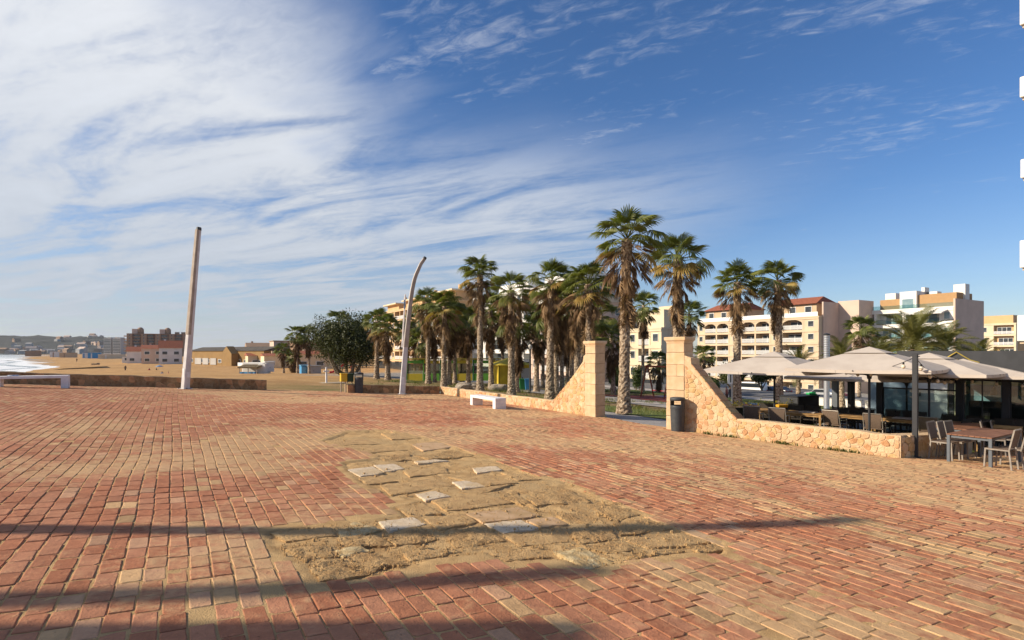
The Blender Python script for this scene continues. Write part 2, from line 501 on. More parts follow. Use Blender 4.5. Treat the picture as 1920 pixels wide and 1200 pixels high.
# bricks
rs = np.random.RandomState(5)
PB, PL_ = 0.151, 0.284
br = []                                                # a, b, length, width
for row in range(-190, 260):
    bb = row * PB
    a = -40 + rs.rand() * PL_
    while a < 60:
        ln = PL_ * (0.90 + 0.2 * rs.rand())
        br.append((a + ln / 2, bb, ln)); a += ln
br = np.array(br)
bx = br[:, 0] * E1.x + br[:, 1] * E2.x; by = br[:, 0] * E1.y + br[:, 1] * E2.y
wig = (fbm(bx / 3.0, by / 3.0, 3, 61) - 0.5) * 0.10
bx = bx + E2.x * wig; by = by + E2.y * wig
hl0 = br[:, 2] / 2
ok = inpoly(bx, by, plaza_poly) & (by > 1.9) & (np.abs(bx) < by * 0.92 + 2.8)
for da in (-0.85, 0, 0.85):
    for db in (-0.06, 0.06):
        qx = bx + E1.x * hl0 * da + E2.x * db; qy = by + E1.y * hl0 * da + E2.y * db
        ok &= ~inpoly(qx, qy, patch)
ok &= rs.rand(len(bx)) > 0.004
hole = G(391, 1150); ok &= ~((bx - hole.x) ** 2 + (by - hole.y) ** 2 < 0.09 ** 2)
bx = bx[ok]; by = by[ok]; hl = hl0[ok]; N = len(bx)
jo = 0.0035 + 0.006 * rs.rand(N)
HL = hl - jo; HW = PB / 2 - (0.0035 + 0.005 * rs.rand(N))
ang = A1 + (rs.rand(N) - 0.5) * 0.035
tiltx = (rs.rand(N) - 0.5) * 0.022; tilty = (rs.rand(N) - 0.5) * 0.034
zc_ = pl(bx, by) + undul(bx, by) + (rs.rand(N) - 0.5) * 0.006
# colours: red brick with some paler and yellow ones, yellow in bands to the right, dust trodden in
rightw = sstep(-0.10, 0.22, (bx - 0.10 * by) / np.maximum(by, 1))
av = bx * E1.x + by * E1.y; bv = bx * E2.x + by * E2.y
band = fbm(bv / 0.9, av / 4.5, 3, 71)
big = fbm(bx / 4.5, by / 4.5, 3, 81)
yel = rs.rand(N) < (0.035 + rightw * (0.05 + 0.42 * sstep(0.48, 0.64, band)))
c_red = np.array([0.47, 0.215, 0.122]); c_red2 = np.array([0.385, 0.150, 0.078]); c_pink = np.array([0.50, 0.280, 0.165]); c_yel = np.array([0.49, 0.305, 0.155])
r1 = rs.rand(N)[:, None]; r2 = rs.rand(N)[:, None]
colb = c_red * r1 + c_red2 * (1 - r1)
colb = np.where(r2 > 0.93, c_pink, colb); colb = np.where(yel[:, None], c_yel * (0.75 + 0.5 * r1), colb)
colb *= (0.88 + 0.22 * rs.rand(N))[:, None]
dust = np.clip(0.20 + 0.70 * sstep(0.47, 0.72, big) + 0.26 * sstep(14, 26, by) + rightw * 0.16 + rightw * 0.26 * sstep(8, 16, by) + 0.22 * rightw * sstep(0.45, 0.65, band), 0, 0.92)
d_l = sstep(20, 30, by) * (1 - sstep(-8, 0, bx)); dust = np.clip(dust + 0.12 * d_l, 0, 0.92)
dust = dust + 0.22 * np.exp(-polydist(bx, by, patch) / 0.35)
dust = dust * (0.75 + 0.5 * rs.rand(N)); dust = np.clip(dust, 0, 0.95)

def brick_arrays(idx, near):
    """vertices, loops, totals, colours of the bricks idx"""
    n = len(idx); k = 12 if near else 4
    hl_, hw_ = HL[idx][:, None], HW[idx][:, None]
    if near:
        ch = 0.003 + 0.012 * rs.rand(n, 4) ** 2 + (rs.rand(n, 4) > 0.93) * 0.025 * rs.rand(n, 4)
        X = np.concatenate([-hl_ + ch[:, 0:1], hl_ * (-0.1 + 0.3 * rs.rand(n, 1)), hl_ - ch[:, 1:2], hl_, hl_ + 0 * hl_, hl_, hl_ - ch[:, 2:3], hl_ * (-0.1 + 0.3 * rs.rand(n, 1)), -hl_ + ch[:, 3:4], -hl_, -hl_, -hl_], 1)
        Y = np.concatenate([-hw_, -hw_, -hw_, -hw_ + ch[:, 1:2], hw_ * (rs.rand(n, 1) - .5) * .6, hw_ - ch[:, 2:3], hw_, hw_, hw_, hw_ - ch[:, 3:4], hw_ * (rs.rand(n, 1) - .5) * .6, -hw_ + ch[:, 0:1]], 1)
        wob = (rs.rand(n, k, 2) - 0.5) * 0.006
        X = X + wob[:, :, 0]; Y = Y + wob[:, :, 1]
    else:
        X = np.concatenate([-hl_, hl_, hl_, -hl_], 1); Y = np.concatenate([-hw_, -hw_, hw_, hw_], 1)
    ins = 0.004 + 0.004 * rs.rand(n, 1)
    rings = []
    for sc, z in ((0.0, -0.055), (0.0, -0.004), (1.0, 0.0)):
        fx = 1 - sc * ins / hl_; fy = 1 - sc * ins / hw_
        rings.append(np.stack([X * fx, Y * fy, np.full_like(X, z) + (rs.rand(n, k) - .5) * 0.002 * (z == 0.0)], -1))
    Vl = np.concatenate(rings, 1)                       # n, 3k, 3
    Vl[:, :, 2] += tiltx[idx][:, None] * Vl[:, :, 0] + tilty[idx][:, None] * Vl[:, :, 1]
    ca, sa = np.cos(ang[idx])[:, None], np.sin(ang[idx])[:, None]
    dxx = Vl[:, :, 0] * ca - Vl[:, :, 1] * sa; dyy = Vl[:, :, 0] * sa + Vl[:, :, 1] * ca
    W = np.stack([dxx + bx[idx][:, None], dyy + by[idx][:, None], Vl[:, :, 2] + zc_[idx][:, None] + SX * dxx + SY * dyy], -1)
    fl = []; ft = []
    for r in range(2):
        for j in range(k):
            j2 = (j + 1) % k
            fl += [r * k + j, r * k + j2, (r + 1) * k + j2, (r + 1) * k + j]; ft.append(4)
    fl += [2 * k + j for j in range(k)]; ft.append(k)
    fl = np.array(fl)
    loops = (np.arange(n)[:, None] * 3 * k + fl[None, :]).ravel()
    tot = np.tile(ft, n)
    cc = np.concatenate([colb[idx], dust[idx][:, None]], 1)
    cc = np.repeat(cc, 3 * k, 0)
    return W.reshape(-1, 3), loops, tot, cc

mt = bpy.data.materials.new('worn_brick'); mt.use_nodes = True
g = NG(mt.node_tree); b = g.n['Principled BSDF']
co = g.new('ShaderNodeTexCoord').outputs['Object']
at = g.new('ShaderNodeAttribute', attribute_name='tint')
fine = g.noise(co, 60, 6, 0.65); mid = g.noise(co, 11, 5, 0.6); wide = g.noise(co, 1.7, 4, 0.6)
mul = g.m('ADD', 0.52, g.m('ADD', g.m('MULTIPLY', mid, 0.62), g.m('MULTIPLY', fine, 0.34)))
mul = g.m('MULTIPLY', mul, g.m('ADD', 0.80, g.m('MULTIPLY', g.noise(co, 0.55, 5, 0.6), 0.42)))
col = g.mix(1.0, at.outputs['Color'], g.vec(mul, mul, mul), 'MULTIPLY')
dustf = g.m('ADD', at.outputs['Alpha'], g.m('ADD', g.m('MULTIPLY', g.m('SUBTRACT', mid, 0.5), 1.4), g.m('MULTIPLY', g.m('SUBTRACT', wide, 0.5), 0.9)))
col = g.mix(g.m('MULTIPLY', g.ramp(dustf, 0.25, 1.0), 0.85), col, (0.56, 0.365, 0.19, 1))
pits = g.ramp(g.noise(co, 26, 5, 0.7), 0.62, 0.74)
col = g.mix(g.m('MULTIPLY', pits, 0.35), col, (0.16, 0.058, 0.03, 1))
g.put(b.inputs['Base Color'], col); b.inputs['Roughness'].default_value = 0.92; b.inputs['Specular IOR Level'].default_value = 0.15
hgt = g.m('SUBTRACT', g.m('ADD', g.m('MULTIPLY', mid, 0.8), g.m('MULTIPLY', fine, 0.5)), g.m('MULTIPLY', pits, 0.5))
g.put(b.inputs['Normal'], g.bump(hgt, 0.9, 0.016))
M_BRICK = mt

inframe = (np.abs(bx) < by * 0.90) & (by > 2.6)
dist = np.where(inframe, by, 1e6)
order = np.argsort(dist)
single = order[:290]
rest = np.setdiff1d(np.arange(N), single)
for i_ in single:
    W, lp, tt, cc = brick_arrays(np.array([i_]), True)
    me = mesh_np('brick', W, lp, tt, False); vcol(me, 'tint', cc)
    link('brick', me, M_BRICK, plaza)
Ws, Ls, Ts, Cs = [], [], [], []; off = 0
for idx, nr in ((rest[by[rest] < 11], True), (rest[by[rest] >= 11], False)):
    W, lp, tt, cc = brick_arrays(idx, nr)
    Ws.append(W); Ls.append(lp + off); Ts.append(tt); Cs.append(cc); off += len(W)
me = mesh_np('brick_field', np.concatenate(Ws), np.concatenate(Ls), np.concatenate(Ts), False); vcol(me, 'tint', np.concatenate(Cs))
bf = link('brick_field', me, M_BRICK, plaza); bf['kind'] = 'stuff'
bf['label'] = 'worn red and sandy bricks covering the rest of the square'

# ------------------------------------------------------------------ worn patch: rough slabs in the sand
def zoom(p): return (480 + p[0] / 2.0426, 780 + p[1] / 2.0426)
slabs = [
 ('w', [(345, 205), (450, 195), (490, 215), (400, 230)]), ('w', [(452, 190), (530, 184), (567, 200), (492, 214)]), ('w', [(750, 250), (832, 245), (877, 268), (790, 277)]),
 ('w', [(610, 296), (690, 285), (745, 305), (650, 323)]), ('w', [(470, 402), (600, 383), (652, 412), (510, 441)]), ('w', [(875, 413), (1010, 395), (1087, 430), (950, 449)]),
 ('w', [(825, 196), (920, 190), (942, 205), (845, 216)]), ('w', [(605, 173), (680, 164), (738, 170), (620, 182)]), ('c', [(300, 410), (395, 398), (478, 430), (320, 465)]),
 ('c', [(1130, 512), (1240, 500), (1390, 562), (1250, 582)]), ('c', [(300, 508), (400, 498), (440, 510), (330, 535)]),
 ('p', [(800, 372), (1000, 345), (1092, 380), (872, 407)]), ('p', [(1030, 397), (1140, 384), (1197, 414), (1090, 424)]), ('p', [(590, 106), (700, 95), (772, 118), (640, 131)]),
 ('t', [(470, 262), (680, 236), (760, 265), (520, 301)]), ('t', [(672, 322), (860, 286), (990, 330), (730, 360)]), ('t', [(530, 342), (640, 331), (712, 370), (590, 384)]),
 ('t', [(390, 236), (480, 226), (542, 246), (420, 257)]), ('t', [(55, 442), (288, 417), (308, 458), (112, 476)]), ('b', [(205, 575), (400, 512), (580, 560), (242, 634)]),
 ('b', [(472, 452), (638, 424), (702, 470), (540, 492)]), ('t', [(640, 388), (800, 367), (846, 402), (700, 434)]), ('b', [(722, 452), (868, 410), (962, 480), (762, 503)]),
 ('t', [(955, 462), (1090, 440), (1205, 480), (1010, 494)]), ('b', [(1142, 378), (1232, 362), (1332, 405), (1212, 413)]), ('b', [(1000, 284), (1160, 266), (1290, 330), (1082, 347)]),
 ('b', [(1290, 348), (1402, 330), (1482, 380), (1372, 401)]), ('b', [(1372, 414), (1502, 388), (1602, 430), (1402, 457)]), ('b', [(1205, 442), (1352, 418), (1392, 470), (1232, 482)]),
 ('t', [(1402, 472), (1622, 442), (1775, 474), (1502, 503)]), ('t', [(735, 232), (900, 226), (1002, 254), (880, 266)]), ('t', [(562, 522), (742, 502), (790, 515), (592, 553)]),
 ('t', [(892, 522), (1042, 506), (1130, 533), (952, 550)]), ('b', [(612, 152), (762, 131), (842, 150), (662, 165)]), ('t', [(562, 207), (722, 192), (740, 215), (592, 231)]),
 ('b', [(1395, 515), (1560, 508), (1640, 512), (1435, 545)]), ('b', [(105, 505), (290, 494), (300, 530), (190, 556)]), ('t', [(762, 290), (880, 270), (990, 258), (850, 300)]),
 ('t', [(262, 92), (400, 84), (480, 104), (300, 112)]), ('t', [(480, 66), (600, 62), (640, 84), (520, 88)]), ('t', [(300, 122), (470, 112), (580, 128), (400, 142)]),
 ('b', [(470, 152), (590, 142), (600, 168), (490, 172)]), ('t', [(940, 215), (1040, 222), (1090, 240), (1000, 246)]), ('b', [(900, 292), (985, 280), (1075, 348), (1000, 332)]),
 ('p', [(1495, 386), (1560, 394), (1990, 528), (1905, 535)]), ('b', [(1210, 490), (1390, 480), (1490, 508), (1330, 520)]), ('b', [(1650, 490), (1785, 478), (1800, 505), (1690, 520)]),
 ('b', [(310, 462), (468, 446), (530, 492), (330, 497)]),
]
M_SLAB = {
 'w': pm('slab_pale', (0.74, 0.60, 0.43, 1), (0.62, 0.48, 0.32, 1), 18, 0.9, 1.0, 70, 0.016, c3=(0.60, 0.44, 0.26, 1), s3=2.0),
 'c': pm('slab_cream', (0.55, 0.43, 0.24, 1), (0.46, 0.31, 0.14, 1), 9, 0.93, 1.0, 45, 0.02),
 'p': pm('slab_smooth', (0.56, 0.37, 0.21, 1), (0.48, 0.30, 0.16, 1), 6, 0.85, 0.4, 80, 0.008, c3=(0.42, 0.27, 0.13, 1), s3=3.0),
 't': pm('slab_tan', (0.57, 0.37, 0.17, 1), (0.47, 0.29, 0.13, 1), 7, 0.95, 1.0, 55, 0.03),
 'b': pm('slab_rough', (0.53, 0.34, 0.155, 1), (0.41, 0.245, 0.105, 1), 5, 0.95, 1.0, 40, 0.05),
}
def slab_mesh(kind, quad, seed):
    P = [G(*zoom(p)) for p in quad]
    nu, nv = 26, 18
    rough = {'w': 0.006, 'c': 0.030, 'p': 0.004, 't': 0.014, 'b': 0.034}[kind]
    lift = {'w': 0.006, 'c': 0.006, 'p': 0.006, 't': 0.006, 'b': 0.005}[kind]
    us = np.concatenate([[0, .006], np.linspace(.05, .95, nu - 4), [.994, 1]]); vs_ = np.concatenate([[0, .010], np.linspace(.07, .93, nv - 4), [.990, 1]])
    U, Vv = np.meshgrid(us, vs_)
    irr = 0.10 if kind in 'cb' else 0.05
    U2 = U + (vnoise(Vv * 3 + seed, U * 2, seed) - 0.5) * irr * (1 - 0.5 * np.abs(2 * U - 1)); V2 = Vv + (vnoise(U * 4 + seed, Vv * 2, seed + 3) - 0.5) * irr * 2
    X = (1 - U2) * (1 - V2) * P[0].x + U2 * (1 - V2) * P[1].x + U2 * V2 * P[2].x + (1 - U2) * V2 * P[3].x
    Y = (1 - U2) * (1 - V2) * P[0].y + U2 * (1 - V2) * P[1].y + U2 * V2 * P[2].y + (1 - U2) * V2 * P[3].y
    ii, jj = np.meshgrid(np.arange(nu), np.arange(nv)); e = np.minimum(np.minimum(ii, nu - 1 - ii), np.minimum(jj, nv - 1 - jj)).astype(float)
    Z = pl(X, Y) + undul(X, Y) + lift - 0.012 + (fbm(X / 0.16, Y / 0.16, 4, seed) - 0.5) * rough * 1.5 + (fbm(X / .05, Y / .05, 2, seed + 5) - .5) * rough * .4
    Z = np.where(e < 0.5, Z - 0.055, np.where(e < 1.5, Z - (0.003 if kind in 'wp' else 0.006), Z))
    # edge ring drops straight down: pull first ring out to the rim
    i = np.arange(nv - 1)[:, None] * nu + np.arange(nu - 1)[None, :]
    q = np.stack([i, i + 1, i + nu + 1, i + nu], -1).reshape(-1)
    mx, my = X.mean(), Y.mean()
    ring1 = (e >= 0.5) & (e < 1.5)
    su = np.where(ring1, 1.0, 1.0)
    return mesh_np('slab', np.stack([X.ravel(), Y.ravel(), Z.ravel()], 1), q, np.full((nv - 1) * (nu - 1), 4), False)
for si, (kd, qd) in enumerate(slabs):
    me = slab_mesh(kd, qd, 100 + si * 7)
    nf = len(me.polygons)
    o = link('slab', me, M_SLAB[kd], plaza)
    if kd == 'w': o['label'] = 'pale squared paving slab in the worn sandy patch'

# loose rubble lying in the patch and joints
peb = MB()
for _ in range(5200):
    px_ = rnd.uniform(520, 1330); py_ = rnd.uniform(820, 1080)
    p = G(px_, py_)
    if not inpoly(np.array([p.x]), np.array([p.y]), patch)[0]: continue
    s_ = rnd.uniform(0.003, 0.009) * (2.6 if rnd.random() > .96 else 1)
    z0 = p.z + float(undul(p.x, p.y)) - 0.004
    vsx = []
    for k in range(5):
        a = k * 1.2566 + rnd.uniform(-.3, .3); vsx.append((p.x + math.cos(a) * s_, p.y + math.sin(a) * s_, z0 - 0.01))
    for k in range(5):
        a = k * 1.2566 + rnd.uniform(-.3, .3); vsx.append((p.x + math.cos(a) * s_ * .7, p.y + math.sin(a) * s_ * .7, z0 + s_ * .8))
    peb.add(vsx, [(k, (k + 1) % 5, 5 + (k + 1) % 5, 5 + k) for k in range(5)] + [(5, 6, 7, 8, 9)])
pb = part('pebbles', peb, M_SLAB['t'], plaza); pb['kind'] = 'stuff'

# ================================================================== WALLS AND GATE
M_MORTAR = pm('lime_mortar', (0.62, 0.455, 0.285, 1), (0.54, 0.375, 0.22, 1), 9, 0.95, 0.9, 50, 0.02)
M_STONE = [pm('rubble_peach', (0.62, 0.43, 0.26, 1), (0.53, 0.335, 0.185, 1), 7, 0.93, 0.9, 38, 0.025),
           pm('rubble_pink', (0.58, 0.35, 0.19, 1), (0.50, 0.275, 0.14, 1), 7, 0.93, 0.9, 38, 0.025),
           pm('rubble_ochre', (0.58, 0.40, 0.20, 1), (0.47, 0.29, 0.125, 1), 7, 0.93, 0.9, 38, 0.025),
           pm('rubble_pale', (0.64, 0.48, 0.30, 1), (0.57, 0.40, 0.23, 1), 7, 0.93, 0.9, 38, 0.025),
           pm('rubble_rust', (0.53, 0.30, 0.15, 1), (0.43, 0.215, 0.10, 1), 7, 0.93, 0.9, 38, 0.025)]
M_STONE_D = [pm('rubble_dark_a', (0.33, 0.20, 0.10, 1), (0.22, 0.125, 0.06, 1), 6, 0.95, 0.9, 30, 0.03),
             pm('rubble_dark_b', (0.27, 0.165, 0.08, 1), (0.38, 0.245, 0.13, 1), 6, 0.95, 0.9, 30, 0.03)]
M_MORTAR_D = pm('dark_mortar', (0.30, 0.20, 0.11, 1), (0.36, 0.25, 0.14, 1), 8, 0.95, 0.9, 40, 0.03)  # darker mortar tone for the two beach-side walls
M_ASHLAR = pm('sandstone_ashlar', (0.64, 0.48, 0.315, 1), (0.55, 0.39, 0.24, 1), 4, 0.9, 0.55, 60, 0.012, c3=(0.58, 0.38, 0.21, 1), s3=1.6)

M_ASHLAR2 = pm('sandstone_ashlar_b', (0.60, 0.43, 0.27, 1), (0.52, 0.355, 0.21, 1), 3, 0.92, 0.7, 45, 0.016)
def clip(poly, nx, ny, c):
    out = []; n = len(poly)
    for i in range(n):
        p = poly[i]; q = poly[(i + 1) % n]
        dp = p[0] * nx + p[1] * ny - c; dq = q[0] * nx + q[1] * ny - c
        if dp <= 0: out.append(p)
        if dp * dq < 0:
            t = dp / (dp - dq); out.append((p[0] + (q[0] - p[0]) * t, p[1] + (q[1] - p[1]) * t))
    return out
def cells(outline, size, seed):
    rr = random.Random(seed)
    xs_ = [p[0] for p in outline]; ys_ = [p[1] for p in outline]
    seeds = []; y = min(ys_) + size * .45; row = 0
    while y < max(ys_) + size * .3:
        x = min(xs_) + (row % 2) * size * .6
        while x < max(xs_) + size * .5:
            seeds.append((x + rr.uniform(-.42, .42) * size * 1.25, y + rr.uniform(-.36, .36) * size)); x += size * 1.25
        y += size; row += 1
    out = []
    for i, a in enumerate(seeds):
        poly = list(outline)
        near = sorted((s for j, s in enumerate(seeds) if j != i), key=lambda s: (s[0] - a[0]) ** 2 + (s[1] - a[1]) ** 2)[:14]
        for b_ in near:
            nx, ny = b_[0] - a[0], b_[1] - a[1]
            c = nx * (a[0] + b_[0]) / 2 + ny * (a[1] + b_[1]) / 2
            poly = clip(poly, nx, ny, c)
            if len(poly) < 3: break
        if len(poly) >= 3:
            ar = abs(sum(poly[k][0] * poly[(k + 1) % len(poly)][1] - poly[(k + 1) % len(poly)][0] * poly[k][1] for k in range(len(poly)))) / 2
            if ar > size * size * 0.10: out.append(poly)
    return out
def rubble(parent, P0, t, n, outline, size, mats, seed, proud=0.016, gap=0.007):
    rr = random.Random(seed + 1)
    def fp(s, h, d):
        q = P0 + t * s + n * d
        return (q.x, q.y, pl(q.x, q.y) + h)
    for poly in cells(outline, size, seed):
        cx_ = sum(p[0] for p in poly) / len(poly); cy_ = sum(p[1] for p in poly) / len(poly)
        # soften corners: insert points
        pts = []
        k = len(poly)
        for i in range(k):
            a, b_ = poly[i], poly[(i + 1) % k]
            pts += [(a[0] * .8 + b_[0] * .2, a[1] * .8 + b_[1] * .2), (a[0] * .2 + b_[0] * .8, a[1] * .2 + b_[1] * .8)]
        L = len(pts); vs_ = []
        pr = proud * rr.uniform(.4, 1.3)
        for sc, dd_ in ((gap, -0.03), (gap * 1.1, pr * .45), (gap + size * .10, pr)):
            for p in pts:
                dx_, dy_ = p[0] - cx_, p[1] - cy_; ln = math.hypot(dx_, dy_) + 1e-6
                f_ = max(0.15, 1 - sc / ln)
                j = rr.uniform(-.004, .004)
                vs_.append(fp(cx_ + dx_ * f_ + j, cy_ + dy_ * f_ + j, dd_ + (rr.uniform(-.3, .3) * proud * .4 if dd_ > 0 else 0)))
        vs_.append(fp(cx_, cy_, pr * 1.05))
        fs = []
        for r_ in range(2):
            for i in range(L):
                fs.append((r_ * L + i, r_ * L + (i + 1) % L, (r_ + 1) * L + (i + 1) % L, (r_ + 1) * L + i))
        for i in range(L): fs.append((2 * L + i, 2 * L + (i + 1) % L, 3 * L))
        part('stone', MB().add(vs_, fs), rr.choice(mats if len(mats) < 4 else [mats[0], mats[0], mats[0], mats[3], mats[3], mats[2], mats[2], mats[1], mats[4]]), parent, smooth=False)
def wall_core(name, parent, P0, t, n, outline, thick, mat, inset=0.0):
    """solid wall of (s,h) outline behind the face"""
    mb = MB(); k = len(outline); vs_ = []
    for d in (inset, -thick):
        for s, h in outline:
            q = P0 + t * s + n * d; vs_.append((q.x, q.y, pl(q.x, q.y) + h))
    fs = [tuple(range(k)), tuple(range(2 * k - 1, k - 1, -1))] + [(i, (i + 1) % k, k + (i + 1) % k, k + i) for i in range(k)]
    mb.add(vs_, fs)
    return part(name, mb, mat, parent)
def wavy_top(s0, s1, h, step, seed, amp=0.02):
    rr = random.Random(seed); k = max(2, int(abs(s1 - s0) / step))
    return [(s0 + (s1 - s0) * i / k, h + rr.uniform(-amp, amp)) for i in range(k + 1)]
def low_wall(label, P0, P1, h, mats, mortar, size, seed, thick=0.42, name='stone_wall'):
    t = (P1 - P0); t.z = 0; L = t.length; t.normalize()
    n = Vector((t.y, -t.x, 0))
    if n.dot(Vector((-P0.x, -P0.y, 0))) < 0: n = -n
    root = thing(name, label, 'wall')
    top_ = wavy_top(L, 0, h, 0.35, seed)
    wall_core('wall_core', root, P0, t, n, [(0, -0.25), (L, -0.25)] + top_, thick, mortar)
    rubble(root, P0, t, n, [(0.0, -0.03), (L, -0.03), (L, h - .015), (0, h - .015)], size, mats, seed)
    return root, t, n, L
def flat(v): return Vector((v.x, v.y, 0))

low_wall('long low brown stone wall at the beach edge behind the left bench', flat(P_A), flat(P_B), 0.50, M_STONE_D + [M_STONE[4]], M_MORTAR_D, 0.27, 11)
low_wall('short low brown stone wall behind the curved lamp post and dark bin', flat(G(652, 736.5)), flat(P_C) - E2 * 0.05, 0.45, M_STONE_D + [M_STONE[4]], M_MORTAR_D, 0.27, 12)

def pier(root, P0, t, n, s0, s1, thick, H, seed, gate_side):
    rr = random.Random(seed)
    z = -0.2; k = 0
    mid = P0 + t * ((s0 + s1) / 2) - n * (thick / 2 - 0.02)
    zb = pl(mid.x, mid.y); rz = math.atan2(t.y, t.x)
    hs = [0.72, 0.50, 0.46, 0.50, 0.42, 0.44, 0.34]
    tot = sum(hs); hs = [h * (H - 0.18 + 0.2) / tot for h in hs]
    for h in hs:
        w_ = s1 - s0
        def blk(c_s, wid, dep, off):
            mb = MB().box((c_s, off, 0), (wid, dep, h - 0.008))
            o = part('block', mb, rr.choice([M_ASHLAR, M_ASHLAR, M_ASHLAR2]), root, bevel=0.016, seg=2)
            for v_ in o.data.vertices: v_.co += Vector((rr.uniform(-.006, .006), rr.uniform(-.006, .006), rr.uniform(-.006, .006)))
            o.location = (mid.x, mid.y, zb + z + h / 2); o.rotation_euler = (0, 0, rz + rr.uniform(-.006, .006))
        if k == 4 and gate_side < 0:
            sp = rr.uniform(-.08, .08)
            blk(-w_ / 4 + sp / 2, w_ / 2 + sp - .006, thick + rr.uniform(-.012, .012), 0); blk(w_ / 4 + sp / 2, w_ / 2 - sp - .006, thick + rr.uniform(-.012, .012), 0)
        else:
            blk(0, w_ + rr.uniform(-.012, .012), thick + rr.uniform(-.012, .012), 0)
        z += h; k += 1
    # flared cap
    w_ = s1 - s0; a = w_ / 2; b_ = thick / 2; e = 0.055
    vs_ = []
    for zz, ex in ((0, 0.0), (0.05, 0.012), (0.10, e), (0.185, e + .005), (0.20, e - .01)):
        vs_ += [(-a - ex, -b_ - ex, zz), (a + ex, -b_ - ex, zz), (a + ex, b_ + ex, zz), (-a - ex, b_ + ex, zz)]
    fs = [(3, 2, 1, 0), (16, 17, 18, 19)]
    for r_ in range(4):
        for i in range(4): fs.append((r_ * 4 + i, r_ * 4 + (i + 1) % 4, r_ * 4 + 4 + (i + 1) % 4, r_ * 4 + 4 + i))
    o = part('cap', MB().add(vs_, fs), M_ASHLAR, root, bevel=0.006)
    o.location = (mid.x, mid.y, zb + z); o.rotation_euler = (0, 0, rz)

# left half of the gate with the wall along the palms
P0 = flat(P_C); t = flat(P_GL) - P0; L = t.length; t.normalize(); n = Vector((t.y, -t.x, 0))
if n.dot(-P0) < 0: n = -n
gl = thing('stone_gate_wall', 'sandy stone wall below the palms rising to the left gate pier', 'wall')
sp0, sp1 = L - 0.62, L
sr0 = sp0 - 2.2
wall_core('wall_core', gl, P0, t, n, [(0, -.25), (sr0, -.25)] + wavy_top(sr0, 0, 0.44, .35, 21), .42, M_MORTAR)
ramp_top = [(sp0 + .02, 2.42), (sp0 - .12, 2.36), (sp0 - .16, 2.14), (sp0 - .7, 1.62), (sp0 - 1.3, 1.08), (sp0 - 1.9, 0.62), (sr0, .44)]
wall_core('ramp_core', gl, P0, t, n, [(sr0, -.25), (sp0 + .02, -.25)] + ramp_top, .46, M_MORTAR, inset=0.004)
rubble(gl, P0, t, n, [(0, -.03), (sr0, -.03), (sr0, .42), (0, .42)], 0.19, M_STONE, 31)
rubble(gl, P0, t, n, [(sr0, -.03), (sp0 - .02, -.03), (sp0 - .02, 2.18), (sr0, .41)], 0.17, M_STONE, 32, proud=.018)
pier(gl, P0, t, n, sp0, sp1, .50, 2.95, 5, 1)

# right half of the gate and the wall in front of the terrace
P0 = flat(P_GR); t = flat(P_RC) - P0; L = t.length; t.normalize(); n = Vector((t.y, -t.x, 0))
if n.dot(-P0) < 0: n = -n
gr = thing('stone_gate_wall', 'sandy stone wall before the terrace rising to the right gate pier', 'wall')
RW_T, RW_N, RW_P0, RW_L = t.copy(), n.copy(), P0.copy(), L
sp1 = 0.66; sr1 = sp1 + 1.75
ramp_top = [(sr1, .52), (sp1 + 1.45, .80), (sp1 + 1.0, 1.30), (sp1 + .5, 1.85), (sp1 + .24, 2.12), (sp1 + .22, 2.34), (sp1 - .02, 2.42)]
wall_core('wall_core', gr, P0, t, n, [(sr1, -.25), (L, -.25)] + wavy_top(L, sr1, .56, .3, 41), .46, M_MORTAR)
wall_core('ramp_core', gr, P0, t, n, [(sp1 - .02, -.25), (sr1, -.25)] + ramp_top, .50, M_MORTAR, inset=0.004)
rubble(gr, P0, t, n, [(sr1, -.03), (L - .02, -.03), (L - .02, .54), (sr1, .50)], 0.145, M_STONE, 51)
rubble(gr, P0, t, n, [(sp1 + .02, -.03), (sr1, -.03), (sr1, .50), (sp1 + .02, 2.12)], 0.155, M_STONE, 52, proud=.018)
# stones laid on the sloping shoulder
for i in range(9):
    f0, f1 = i / 9, (i + 1) / 9
    s0 = sp1 + .24 + (sr1 - sp1 - .24) * f0; s1_ = sp1 + .24 + (sr1 - sp1 - .24) * f1
    def hh(s):
        pts = ramp_top[::-1]
        for (a, b_), (c_, d_) in zip(pts, pts[1:]):
            if a <= s <= c_ and c_ > a: return b_ + (d_ - b_) * (s - a) / (c_ - a)
        return .52
    vs_ = []
    for s, dz_ in ((s0 + .01, 0), (s1_ - .01, 0)):
        for d in (0.012, -.49):
            for up in (-0.03, 0.03 + rnd.uniform(0, .02)):
                q = P0 + t * s + n * d; vs_.append((q.x, q.y, pl(q.x, q.y) + hh(s) + up))
    part('coping_stone', MB().add(vs_, [(0, 1, 3, 2), (4, 6, 7, 5), (0, 4, 5, 1), (2, 3, 7, 6), (1, 5, 7, 3), (0, 2, 6, 4)]), rnd.choice([M_STONE[2], M_STONE[4], M_STONE[1]]), gr, bevel=.012)
pier(gr, P0, t, n, 0, sp1, .52, 3.0, 6, -1)
# end of the terrace wall, turning away to the right
P0e = flat(P_RC) - n * 0.02
te = E2.copy(); ne = Vector((te.y, -te.x, 0))
Le = 3.4
wall_core('end_wall_core', gr, P0e + te * .44, te, ne, [(0, -.25), (Le, -.25), (Le, .55), (0, .55)], .44, M_MORTAR, inset=0.0)
rubble(gr, P0e, te, ne, [(.03, -.03), (Le, -.03), (Le, .52), (.03, .52)], 0.22, M_STONE, 61)

